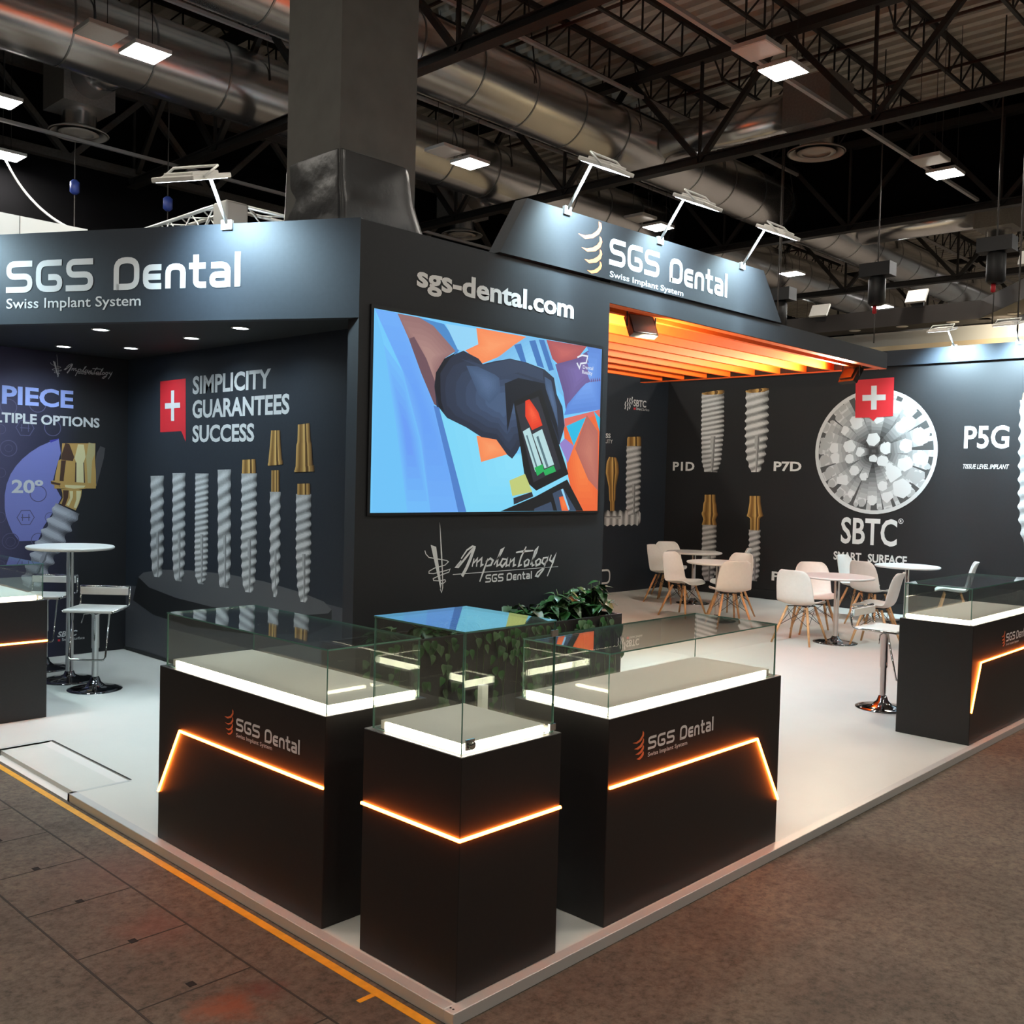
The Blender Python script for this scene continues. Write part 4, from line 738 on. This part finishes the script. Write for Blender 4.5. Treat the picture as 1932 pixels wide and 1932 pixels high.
def make_table(name, label, cat, R_, H_, rb, group=None):
    t = thing(name, label, cat, (0, 0, 0), group)
    o = MB(); o.lathe([(R_ - .012, H_ - .026), (R_, H_ - .016), (R_, H_ - .006), (R_ - .008, H_)], seg=48); part(o, 'table_top', WTABLE, t)
    o = MB(); o.lathe([(.03, .02), (.03, H_ - .03), (.07, H_ - .026)], seg=24, cap=False); part(o, 'post', CHROME, t)
    o = MB(); o.lathe([(rb, 0), (rb, .008), (rb * .8, .014), (rb * .35, .03), (rb * .2, .05), (.034, .075)], seg=40); part(o, 'base', DCHROME, t); return t
tb = None
for (x_, y_), lb in [((10.0, 5.65), 'farthest left, before the printed gold capped screws'), ((8.72, 4.45), 'nearer left, with the broad backed chair before it'), ((8.30, 2.66), 'nearest, in the middle of the lounge'), ((10.55, 2.78), 'far right, before the smart surface lettering')]:
    lab = 'white round pedestal table in the lounge, ' + lb
    if tb is None: tb = make_table('round_table', lab, 'table', .40, .75, .24, 'round lounge tables'); tb.location = (x_, y_, 0)
    else: dup(tb, (x_, y_, 0), 0, lab, 'round lounge tables')
bt = make_table('bar_table', 'tall white round bar table on a chrome post by the left wall', 'bar table', .335, 1.10, .22); bt.location = (1.17, 5.86, 0)
def make_stool(label, seat_z=.62):
    t = thing('bar_stool', label, 'bar stool', (0, 0, 0), 'low backed chrome bar stools'); S = seat_z
    o = MB(); o.box((-.19, -.17, S), (.19, .17, S + .028)); bevel(part(o, 'seat', WPLAST, t), .012, 3)
    o = MB(); o.box((-.19, -.178, S + .105), (.19, -.165, S + .165)); bevel(part(o, 'backrest', WPLAST, t), .005, 2)
    for sx_ in (-1, 1):
        o = MB(); o.tube(fil3([(sx_ * .195, .17, S + .012), (sx_ * .195, -.19, S + .012), (sx_ * .195, -.19, S + .175)], .05), .008, 8); o.tube([(sx_ * .195, -.19, S + .17), (0, -.19, S + .172)], .008, 8); part(o, 'side_frame', CHROME, t)
    o = MB(); o.tube(fil3([(-.14, .08, S), (-.14, .16, S - .36), (.14, .16, S - .36), (.14, .08, S)], .03), .0075, 8); part(o, 'footrest', CHROME, t)
    o = MB(); o.lathe([(.024, .05), (.024, S - .30), (.03, S - .29), (.03, S - .03), (.08, S)], seg=20, cap=False); part(o, 'post', CHROME, t)
    o = MB(); o.lathe([(.205, 0), (.205, .006), (.17, .014), (.08, .028), (.045, .06), (.03, .10)], seg=36); part(o, 'base', DCHROME, t)
    o = MB(); o.tube([(.03, .0, S - .02), (.09, .0, S - .03), (.11, 0, S - .10)], .005, 6); part(o, 'lever', CHROME, t); return t
def fil3(pts, r):
    out = [V(pts[0])]
    for i in range(1, len(pts) - 1):
        p = V(pts[i]); a = V(pts[i - 1]) - p; b_ = V(pts[i + 1]) - p; A = p + a.normalized() * r; B = p + b_.normalized() * r
        for k in range(6):
            t = k / 5; out.append(A * (1 - t) ** 2 + p * 2 * t * (1 - t) + B * t * t)
    out.append(V(pts[-1])); return out
st = make_stool('white chrome bar stool in front of the tall bar table'); st.location = (1.18, 5.40, 0); st.rotation_euler = (0, 0, 2.35)
dup(st, (1.20, 6.45, 0), 2.35, 'white chrome bar stool behind the tall bar table, half hidden by the left counter', 'low backed chrome bar stools')
dup(st, (5.50, .93, 0), math.pi, 'chrome bar stool behind the counter at the right edge', 'low backed chrome bar stools')

# ================================================================== planter and plants
pl = thing('planter_box', 'long black planter box along the foot of the video wall', 'planter', (2.3, 2.12, 0))
o = MB(); o.box((1.10, 1.98, .001), (3.46, 2.01, .80)); o.box((1.10, 2.26, .001), (3.46, 2.29, .80)); o.box((1.10, 2.01, .001), (1.13, 2.26, .80)); o.box((3.43, 2.01, .001), (3.46, 2.26, .80)); o.box((1.13, 2.01, .5), (3.43, 2.26, .52)); part(o, 'box', BLACK, pl)
o = MB(); o.box((1.13, 2.01, .52), (3.43, 2.26, .72)); part(o, 'soil', mat('dark_soil', (.02, .014, .01), .9, noise=.4), pl)
def leaf(mb, base, d, up, L_, W_, mi=0):
    base = V(base); d = V(d).normalized(); sd = d.cross(V(up)); sd = sd.normalized() if sd.length > 1e-3 else V((1, 0, 0)); nn = sd.cross(d)
    pf_ = [(0, 0), (.12, .42), (.32, .5), (.6, .36), (.85, .14), (1, 0)]
    vs = [base + d * L_ * t - nn * L_ * .35 * t * t for t, w_ in pf_]; Ls = [base + d * L_ * t + sd * W_ * w_ + nn * W_ * .22 * w_ - nn * L_ * .35 * t * t for t, w_ in pf_[1:5]]; Rs = [base + d * L_ * t - sd * W_ * w_ + nn * W_ * .22 * w_ - nn * L_ * .35 * t * t for t, w_ in pf_[1:5]]
    a = vs + Ls + Rs; fs = [(0, 1, 6), (0, 10, 1)]
    for k in range(3): fs += [(k + 1, k + 2, 7 + k, 6 + k), (k + 1, 10 + k, 11 + k, k + 2)]
    fs += [(4, 5, 9), (4, 13, 5)]
    mb.add(a, fs, mi, True)
def plant(label, x, y, z, h, spread, nst, rng):
    r = thing('leafy_plant', label, 'plant', (x, y, z), 'leafy plants in the planter box'); lv = MB(); sm = MB()
    for k in range(nst):
        a = rng.uniform(0, 6.28); l = spread * rng.uniform(.3, 1); tip = V((x + math.cos(a) * l, y + math.sin(a) * l * .7, z + h * rng.uniform(.45, 1) * (1 - .3 * l / spread)))
        mid = V((x, y, z)).lerp(tip, .5) + V((0, 0, h * .12)); sm.tube([(x, y, z - .03), mid, tip], .003, 5)
        for j in range(5):
            p = mid.lerp(tip, rng.uniform(.2, 1)); b_ = rng.uniform(0, 6.28)
            leaf(lv, p, (math.cos(b_), math.sin(b_), rng.uniform(-.7, .35)), (0, 0, 1), rng.uniform(.065, .115), rng.uniform(.05, .085), 0 if rng.random() < .75 else 1)
    part(lv, 'leaves', [LEAF, LEAF2], r); part(sm, 'stems', STEM, r)
rg = random.Random(11)
for x_, h_, s_, n_, lb in [(1.45, .16, .14, 9, 'leftmost in the planter, mostly behind the small pedestal'), (1.80, .18, .15, 10, 'second from the left in the planter'), (2.12, .20, .16, 12, 'small, just right of the small pedestal glass'), (2.62, .25, .2, 18, 'third from the right in the planter'), (2.98, .30, .2, 22, 'second from the right in the planter'), (3.30, .33, .22, 26, 'tallest, at the right end of the planter')]:
    plant('green leafy plant ' + lb, x_, 2.13, .73, h_, s_, n_, rg)
iv = MB()
for k in range(300):
    x_ = rg.uniform(1.12, 3.44); z_ = .80 - .72 * rg.random() ** 1.3
    leaf(iv, (x_, 1.972 - rg.uniform(0, .03), z_), (rg.uniform(-.6, .6), -.5, -1), (0, -1, .3), rg.uniform(.045, .075), rg.uniform(.04, .065), 0 if rg.random() < .6 else 1)
ivr = thing('trailing_ivy', 'ivy trailing down the front of the black planter box', 'ivy', (2.3, 1.96, .4)); part(iv, 'leaves', [LEAF, LEAF2], ivr)
o = MB()
for k in range(26):
    x_ = rg.uniform(1.15, 3.4); o.tube([(x_, 1.995, .81), (x_ + rg.uniform(-.05, .05), 1.966, .76), (x_ + rg.uniform(-.12, .12), 1.966, rg.uniform(.1, .4))], .002, 4)
part(o, 'stems', STEM, ivr)

# ================================================================== concrete column
COLM = mat('grey_concrete_column', (.085, .078, .070), .7, noise=.12, nscale=5, bump=.15)
cl = thing('concrete_column', 'square grey concrete column rising behind the video wall', 'column', (2.6, 4.1, 0))
o = MB(); o.box((2.20, 3.72, 0), (2.925, 4.40, 9.12)); part(o, 'shaft', COLM, cl)
FILM = mat('black_plastic_film', (.012, .011, .0115), .33, spec=.45, bump=.5, nscale=5)
o = MB(); rg2 = random.Random(5); ring = [(2.20, 4.42, 0, 1), (2.19, 4.2, 0, 0), (2.19, 3.95, 0, 0), (2.195, 3.71, 0, -.3), (2.21, 3.705, .0, -1), (2.45, 3.70, 0, -1), (2.70, 3.70, .25, -1), (2.93, 3.705, 1, -.6), (2.94, 4.0, 1, 0), (2.94, 4.42, 1, 0)]
nz = 9; pts = []
for i in range(nz):
    t = i / (nz - 1); z_ = 4.125 - t * .75
    for k, (x_, y_, fx_, fy_) in enumerate(ring):
        fl = t ** 1.5; w_ = .014 * rg2.uniform(-1, 1) * (1 if i else 0)
        pts.append((x_ + fx_ * .30 * fl + (w_ if k < 3 else 0), y_ + fy_ * .06 * fl + w_, z_))
nr = len(ring); o.add(pts, [(i * nr + k, (i + 1) * nr + k, (i + 1) * nr + k + 1, i * nr + k + 1) for i in range(nz - 1) for k in range(nr - 1)], 0, True)
fm = part(o, 'film', FILM, None); tag(fm, 'black plastic film wrapped round the foot of the concrete column', 'plastic film'); fm.name = 'plastic_film'
so = fm.modifiers.new('s', 'SOLIDIFY'); so.thickness = .004; su = fm.modifiers.new('u', 'SUBSURF'); su.levels = 2; su.render_levels = 2

# ================================================================== roof steel
ZB, ZT = 7.0, 8.67
def truss_y(label, x, y0, y1, ph=6.89):
    t = thing('roof_truss', label, 'roof truss', (x, y0, ZB)); o = MB(); o.box((x - .09, y0, ZB - .06), (x + .09, y1, ZB - .045)); o.box((x - .012, y0, ZB - .045), (x + .012, y1, ZB + .07)); o.box((x - .07, y0, ZB + .07), (x + .07, y1, ZB + .085)); part(o, 'bottom_chord', STEEL, t)
    o = MB(); o.box((x - .09, y0, ZT - .06), (x + .09, y1, ZT + .08)); part(o, 'top_chord', STEEL, t)
    k = math.ceil((y0 - ph) / 2.92); y_ = ph + 2.92 * k
    while y_ < y1 - 1.5:
        for a, b_ in (((y_, ZB), (y_ + 1.46, ZT)), ((y_ + 1.46, ZT), (y_ + 2.92, ZB))):
            o = MB(); o.bar((x, a[0], a[1]), (x, b_[0], b_[1]), .085, .085); part(o, 'diagonal', STEEL, t)
        o = MB(); o.bar((x, y_, ZB), (x, y_, ZT), .045, .045, 0, (1, 0, 0)); part(o, 'vertical', STEEL, t); y_ += 2.92
    return t
truss_y('dark roof truss crossing overhead nearest the camera', 6.27, -6, 17.2)
truss_y('dark roof truss crossing over the lounge, second from the camera', 11.69, -6, 17.2)
truss_y('dark roof truss in front of the black smoke curtain, third from the camera', 17.2, -7, 17.2)
truss_y('dark roof truss beyond the black curtain, fourth from the camera', 23.3, -4, 17.2)
truss_y('dark roof truss beyond the black curtain, farthest one', 29.0, -2, 17.2)
def truss_x(label, y, x0, x1, zb, zt, M_):
    t = thing('side_truss', label, 'roof truss', (x0, y, zb)); o = MB(); o.box((x0, y - .08, zb - .06), (x1, y + .08, zb + .08)); part(o, 'bottom_chord', M_, t)
    o = MB(); o.box((x0, y - .08, zt - .06), (x1, y + .08, zt + .10)); part(o, 'top_chord', M_, t); x_ = x0
    while x_ < x1 - 1.4:
        for a, b_ in (((x_, zt), (x_ + 1.35, zb)), ((x_ + 1.35, zb), (x_ + 2.7, zt))):
            o = MB(); o.bar((a[0], y, a[1]), (b_[0], y, b_[1]), .10, .10); part(o, 'diagonal', M_, t)
        x_ += 2.7
truss_x('grey steel side truss before the black wall at the upper left', 15.55, 1.0, 17.0, 7.15, 8.55, STEELG)
o = MB(); o.box((0, 15.75, GZ), (17.1, 15.8, 8.6)); tag(part(o, 'black_curtain', HW), 'black curtain closing off the hall at the upper left', 'curtain')
o = MB(); o.box((17.30, -8, 7.06), (17.36, 16.5, 9.1)); tag(part(o, 'smoke_curtain', HW), 'black smoke curtain hanging from the roof at the upper right', 'curtain')
def joist(label, y, x0, x1, group):
    t = thing('roof_joist', label, 'roof joist', (x0, y, 8.6), group); zt, zb = 9.06, 8.52
    o = MB(); o.box((x0, y - .035, zt - .03), (x1, y + .035, zt + .05)); part(o, 'top_chord', STEEL, t)
    o = MB(); o.box((x0 + .6, y - .025, zb - .02), (x1 - .6, y + .025, zb + .02)); part(o, 'bottom_chord', STEEL, t)
    o = MB(); n = 8; w_ = (x1 - x0 - 1.2) / n
    for k in range(n):
        a = x0 + .6 + w_ * k; o.bar((a, y, zb), (a + w_, y, zt), .022, .022) ; o.bar((a, y, zb), (a, y, zt), .024, .024, 0, (0, 1, 0))
    o.bar((x1 - .6, y, zb), (x1 - .6, y, zt), .024, .024, 0, (0, 1, 0)); o.bar((x0 + .05, y, zt), (x0 + .6, y, zb), .022, .022); o.bar((x1 - .05, y, zt), (x1 - .6, y, zb), .022, .022)
    part(o, 'web', STEEL, t); return t
for (x0, x1, y0, n, lb) in [(.9, 6.27, 2.5, 8, 'nearest roof bay'), (6.27, 11.69, -.41, 11, 'roof bay above the lounge'), (11.69, 17.2, -.41, 9, 'third roof bay'), (17.4, 23.3, 1.05, 10, 'roof bay beyond the black curtain'), (23.3, 29.0, 2.51, 9, 'farthest roof bay')]:
    j0 = None
    for k in range(n):
        y_ = y0 + 1.46 * k; lab = 'dark roof joist, %s from the right in the %s' % (ordn[k], lb); g = 'open web roof joists'
        if j0 is None: j0 = joist(lab, y_, x0, x1, g)
        else: dup(j0, (x0, y_, 8.6), 0, lab, g)
for k, (x_, lb) in enumerate([(3.4, 'nearest'), (8.05, 'second'), (9.9, 'third'), (13.5, 'fourth'), (15.4, 'fifth'), (20.3, 'sixth'), (26, 'farthest')]):
    o = MB(); o.box((x_ - .02, -6, 8.98), (x_ + .02, 17, 9.02)); tag(part(o, 'bridging_rod', mat('red_oxide_steel', (.07, .028, .02), .6)), 'thin rusty bridging rod across the roof joists, %s from the camera' % lb, 'rod')

# ================================================================== ducts, diffusers
def duct(label, y, z, r, x0, x1):
    t = thing('round_duct', label, 'duct', (x0, y, z)); o = MB(); o.tube([(x0 + (x1 - x0) * k / 24, y, z) for k in range(25)], r, 40); part(o, 'duct_body', GALV, t)
    x_ = x0 + .6
    while x_ < x1:
        o = MB(); o.tube([(x_ - .012, y, z), (x_ + .012, y, z)], r + .008, 40, caps=False); x_ += 1.15; part(o, 'seam_ring', GALVD, t)
    for k in range(int((x1 - x0) / 2.7)):
        xx = x0 + 1.2 + 2.7 * k; o = MB(); o.tube([(xx, y - r - .02, z), (xx, y - r * .6, 9.1)], .012, 5); o.tube([(xx, y + r + .02, z), (xx, y + r * .6, 9.1)], .012, 5); part(o, 'hanger', STEEL, t)
duct('large round metal duct crossing right of the grey column', 8.62, 7.76, .52, -3, 36)
duct('large round metal duct passing behind the grey column', 11.72, 7.76, .55, -3, 36)
duct('round metal duct at the top right corner of the picture', 2.4, 7.95, .30, 9.5, 17.0) if 0 else None
def diffuser(label, x, y, yduct, zb, w=.8, br=.30):
    t = thing('ceiling_diffuser', label, 'air diffuser', (x, y, zb)); s_ = 1 if yduct < y else -1
    o = MB(); o.tube([(x, yduct + s_ * .53, 7.76), (x, y - s_ * w * .5, 7.76)], br, 28); part(o, 'branch_duct', GALV, t)
    o = MB(); o.box((x - w / 2, y - w / 2, 7.36), (x + w / 2, y + w / 2, 8.10)); part(o, 'plenum_box', mat('galvanised_box', (.34, .32, .30), .5, .5, noise=.1), t)
    o = MB(); o.lathe([(.26, zb + .06), (.26, 7.36)], (x, y, 0), 32, cap=False); part(o, 'neck', GALV, t)
    o = MB(); o.lathe([(.44, zb), (.45, zb + .015), (.27, zb + .10), (.26, zb + .10), (.42, zb - .005)], (x, y, 0), 40, cap=False); o.lathe([(.22, zb), (.30, zb + .01), (.20, zb + .05), (.10, zb + .01), (.0, zb + .01)], (x, y, 0), 32, cap=False); part(o, 'outlet_cone', mat('cream_diffuser', (.52, .48, .43), .45), t)
diffuser('round ceiling air diffuser with box, right of the middle of the roof', 12.5, 5.25, 8.62, 7.0)
diffuser('round ceiling air diffuser with box at the upper left', 4.45, 13.7, 11.72, 7.0)
diffuser('round ceiling air diffuser with box at the far upper right', 20.5, 5.05, 8.62, 7.0)
diffuser('round ceiling air diffuser low behind the slanted sign', 12.7, 13.6, 11.72, 7.0)
TR = mat('pale_conduit', (.55, .55, .56), .4, .3)
for y_, z_, lb in [(8.05, 8.28, 'beside the duct right of the column'), (11.05, 8.30, 'beside the duct behind the column'), (4.35, 7.1, 'above the lounge lights'), (13.9, 6.95, 'at the upper left')]:
    o = MB(); o.box((-2, y_ - .03, z_), (17.1 if z_ < 8 else 34, y_ + .03, z_ + .05)); tag(part(o, 'hanging_cable_tray', TR), 'long pale cable tray under the roof ' + lb, 'cable tray')

# ================================================================== hall lights
PANF = emit('far_hall_panel_light', (1., .97, .92), 420.)
PAN = emit('hall_panel_light', (1., .94, .83), 168.)
def hall_light(label, x, y, z=6.8, lit=True, ev=None):
    t = thing('ceiling_light', label, 'ceiling light', (x, y, z), 'square hall lights'); s_ = .23
    o = MB(); o.box((x - s_, y - s_, z), (x + s_, y + s_, z + .05)); part(o, 'housing', WMETAL, t)
    o = MB(); o.box((x - s_ + .015, y - s_ + .015, z - .004), (x + s_ - .015, y + s_ - .015, z - .0005)); part(o, 'diffuser', (PAN if x < 17.3 else PANF) if lit else WPLAST, t)
    for a in (-1, 1):
        o = MB(); o.tube([(x, y + a * .18, z + .05), (x, y + a * .18, 9.1)], .005, 5); part(o, 'suspension', WIRE, t)
HLP = [(3.5, 9.5), (8.95, 9.45), (14.1, 9.4), (19.6, 9.4), (25.0, 9.5), (8.9, 3.88), (14.15, 3.85), (19.6, 3.85), (25.0, 3.85), (3.6, 3.9), (-1.8, 9.5), (-1.8, 3.9), (3.6, -1.7), (8.9, -1.7), (-1.8, -1.7), (14.1, -1.7), (3.87, 15.1), (2.9, 12.6), (19.6, 13.5), (-1.8, -6.8), (3.6, -6.8), (9, -6.8), (22, -1.7), (28, -1.7), (34, -1.7), (31, 3.85), (31, 9.5), (37, 9.5), (28, 13.5), (37, 3.85), (22, -6.8), (14, -6.8), (-7, 4), (-7, -2), (-7, -8)]
LB = {0: 'before the duct at the upper left', 1: 'seen just right of the column', 2: 'behind the slanted sign board', 3: 'far off, left of the hoist', 4: 'far off, right of the hoist', 5: 'at the top right, brightest there', 6: 'over the black curtain area at right', 16: 'low at the left edge', 17: 'glaring at the left edge'}
for i, (x_, y_) in enumerate(HLP):
    hall_light('lit square hall light ' + LB.get(i, 'out of the picture, row %d place %d' % (int(y_) + 8, int(x_) + 3)), x_, y_)
for x_, y_, lb in [(2.95, 9.5, 'left of the lit one before the upper left duct'), (8.4, 9.45, 'left of the lit one by the column'), (8.3, 3.88, 'left of the brightest one at the top right'), (13.5, 3.85, 'left of the lit one in the black area'), (13.5, 9.4, 'left of the lit one behind the slanted sign')]:
    hall_light('unlit square hall light ' + lb, x_, y_, 6.85, False)

# hoists, cable
HOI = mat('black_hoist', (.006, .006, .007), .5)
for x_, y_, z_, lb in [(14, 6.63, 4.84, 'left one, right of the slanted sign'), (14, 4.84, 5.06, 'middle one above the lounge'), (14, 2.97, 5.21, 'right one near the right edge')]:
    t = thing('hanging_hoist', 'black chain hoist hanging over the lounge, ' + lb, 'hoist', (x_, y_, z_), 'chain hoists')
    o = MB(); o.lathe([(.10, -.28), (.14, -.24), (.14, .16), (.10, .22)], (x_, y_, z_), 18); part(o, 'motor', HOI, t)
    o = MB(); o.box((x_ - .14, y_ - .26, z_ + .2), (x_ + .14, y_ + .26, z_ + .42)); part(o, 'chain_bag', HOI, t)
    o = MB(); o.tube([(x_, y_, z_ + .4), (x_, y_, 9.0)], .012, 5); o.tube([(x_, y_ + .02, z_ - .28), (x_, y_ + .02, z_ - .9)], .010, 5); part(o, 'chain', STEELG, t)
    o = MB(); o.lathe([(.0, -.42), (.035, -.40), (.035, -.28), (.0, -.27)], (x_, y_ + .03, z_), 10); part(o, 'red_hook', RED, t)
for x_, y_, z_, lb in [(5.7, 13.2, 6.1, 'beside the grey column'), (4.6, 14.2, 6.3, 'left of the column, farther away')]:
    t = thing('hanging_hoist', 'small blue hoist hook hanging at the upper left, ' + lb, 'hoist', (x_, y_, z_), 'blue hoist hooks')
    o = MB(); o.lathe([(.03, -.12), (.075, -.08), (.075, .08), (.03, .12)], (x_, y_, z_), 14); part(o, 'block', mat('blue_hoist', (.03, .06, .30), .4), t)
    o = MB(); o.tube([(x_, y_, z_ + .1), (x_, y_, 9.0)], .01, 5); o.tube([(x_, y_, z_ - .1), (x_, y_, 3.6)], .008, 5); part(o, 'chain', STEELG, t)
for x_, y_, lb in [(12.6, 2.2, 'left of the far right hoist'), (12.6, -.2, 'at the right edge'), (12.8, 6.0, 'below the box diffuser')]:
    o = MB(); o.tube([(x_, y_, 3.9), (x_, y_, 9.0)], .012, 5); tag(part(o, 'hanging_cable', STEELG), 'thin vertical rigging cable ' + lb, 'cable')
o = MB(); cbp = [V((3.83, 15.1, 6.78)), V((3.4, 13.5, 5.9)), V((3.3, 12.2, 5.2)), V((3.4, 11.2, 4.9))]
o.tube([cbp[0].lerp(cbp[1], t).lerp(cbp[1].lerp(cbp[2], t), t).lerp(cbp[2].lerp(cbp[3], t), t) for t in [k / 16 for k in range(17)]], .02, 6); tag(part(o, 'hanging_cable', WMETAL), 'white cable sagging from the hall light at the left edge', 'cable')

# ================================================================== neighbouring stands
CREAM = mat('cream_panel', (.62, .50, .33), .6); WPAN = mat('white_panel', (.62, .62, .60), .6)
nb = thing('neighbour_stand', 'neighbouring stand with a dark band and cream wall beyond the lounge', 'exhibition stand', (15, 4, 0))
o = MB(); P_ = [(15, 12.0), (15, 3.3), (12.9, 1.7)]
for (ax, ay), (bx_, by_) in zip(P_, P_[1:]): o.bar((ax, ay, 4.69), (bx_, by_, 4.69), .5, .30)
part(o, 'dark_band', mat('brown_black_band', (.028, .022, .020), .7), nb)
o = MB(); o.box((15.4, 1.0, 4.0), (15.45, 12, 4.54)); part(o, 'pale_wall', WPAN, nb)
o = MB(); o.box((15.3, .0, 0), (15.38, 12, 4.28)); part(o, 'cream_wall', CREAM, nb)
for k, yy in enumerate((6.5, 5.6, 4.75, 3.9)):
    o = MB(); o.lathe([(.0, 4.535), (.10, 4.535), (.10, 4.54)], (14.87, yy, 0), 16); part(o, 'band_light', WPLAST, nb)
for k, (xx, yy) in enumerate(((14.55, 2.85), (13.85, 2.3))):
    o = MB(); o.lathe([(.0, 4.535), (.10, 4.535), (.10, 4.54)], (xx, yy, 0), 16); part(o, 'band_light', WPLAST, nb)
for x_, y_, z_, lb in [(14.7, 6.2, 4.95, 'left one, by the hoist'), (14.7, 4.45, 5.02, 'middle one'), (13.6, 2.35, 5.2, 'right one, on the slanting part')]:
    t = thing('mounted_floodlight', 'pale floodlight clamped on the neighbouring dark band, ' + lb, 'floodlight', (x_, y_, z_), 'floodlights on the neighbouring stand')
    o = MB(); o.obox((x_, y_, z_ - .02), ((.5, 0, .8), (0, 1, 0), (-.8, 0, .5)), (.13, .17, .02)); part(o, 'lamp_head', WPLAST, t)
    o = MB(); o.obox((x_ + .06, y_, z_ - .12), ((1, 0, 0), (0, 1, 0), (0, 0, 1)), (.02, .1, .08)); part(o, 'clamp', HOI, t)
spot('neighbour_lamp', (14.6, 3.0, 4.4), (15.4, 3.4, 4.1), 60, (1, .86, .62), 2.6, .8)
spot('neighbour_lamp', (14.6, 1.4, 4.4), (15.4, 1.4, 4.1), 60, (1, .9, .7), 2.6, .8)
nl = thing('neighbour_wall', 'white wall top of a neighbouring stand at the left edge', 'exhibition wall', (1.5, 11, 0))
o = MB(); o.box((-4, 11, 0), (3.46, 11.1, 4.9)); part(o, 'wall_panel', WPAN, nl)
o = MB(); o.box((2.6, 10.99, 4.60), (2.605, 11, 4.9)); part(o, 'panel_joint', STEELG, nl)
spot('left_flood', (1.2, 9.2, 6.2), (2.0, 11, 4.6), 260, (.8, .95, 1.), 1.8, .8)
TRUS = mat('aluminium_truss', (.66, .66, .64), .35, .6)
lt = thing('hanging_truss', 'aluminium lattice truss with a grey corner block seen above the canopy', 'lattice truss', (4.4, 9.0, 4.93))
def lattice(a, b_, w=.27):
    a = V(a); b_ = V(b_); d = (b_ - a).normalized(); sd = d.cross(Z3).normalized(); cs = [sd * w / 2 * i + Z3 * w / 2 * j for i in (-1, 1) for j in (-1, 1)]
    for c_ in cs:
        o = MB(); o.tube([a + c_, b_ + c_], .025, 8); part(o, 'chord', TRUS, lt)
    o = MB(); n = max(2, int((b_ - a).length / .28)); L_ = (b_ - a).length
    for p, q in ((0, 1), (2, 3), (0, 2), (1, 3)):
        for k in range(n): o.tube([a + d * L_ * k / n + cs[p if k % 2 else q], a + d * L_ * (k + 1) / n + cs[q if k % 2 else p]], .010, 5)
    part(o, 'lacing', TRUS, lt)
lattice((4.4, 9.16, 4.93), (4.4, 12.6, 4.93)); lattice((4.56, 9.0, 4.93), (7.6, 9.0, 4.93))
o = MB(); o.box((4.24, 8.84, 4.76), (4.56, 9.16, 5.10)); bevel(part(o, 'corner_block', mat('truss_corner', (.30, .29, .27), .5, .4), lt), .03, 2)
spot('lattice_flood', (3.2, 8.0, 3.6), (4.4, 9.1, 4.9), 120, (.8, .95, 1.), 1.6, .8)

# ================================================================== world and colour
w = bpy.data.worlds.new('world'); sc.world = w; w.use_nodes = True
w.node_tree.nodes['Background'].inputs['Color'].default_value = (.9, .92, 1., 1); w.node_tree.nodes['Background'].inputs['Strength'].default_value = .02
sc.view_settings.view_transform = 'Standard'; sc.view_settings.look = 'None'; sc.view_settings.gamma = 1; sc.view_settings.use_curve_mapping = False
sc.view_settings.exposure = 0.
sc.cycles.use_denoising = True; sc.cycles.use_adaptive_sampling = True; sc.cycles.adaptive_threshold = .025; sc.cycles.max_bounces = 7; sc.cycles.transparent_max_bounces = 20; sc.cycles.glossy_bounces = 4; sc.cycles.diffuse_bounces = 3
sc.cycles.sample_clamp_indirect = 4.; sc.cycles.caustics_reflective = False; sc.cycles.caustics_refractive = False
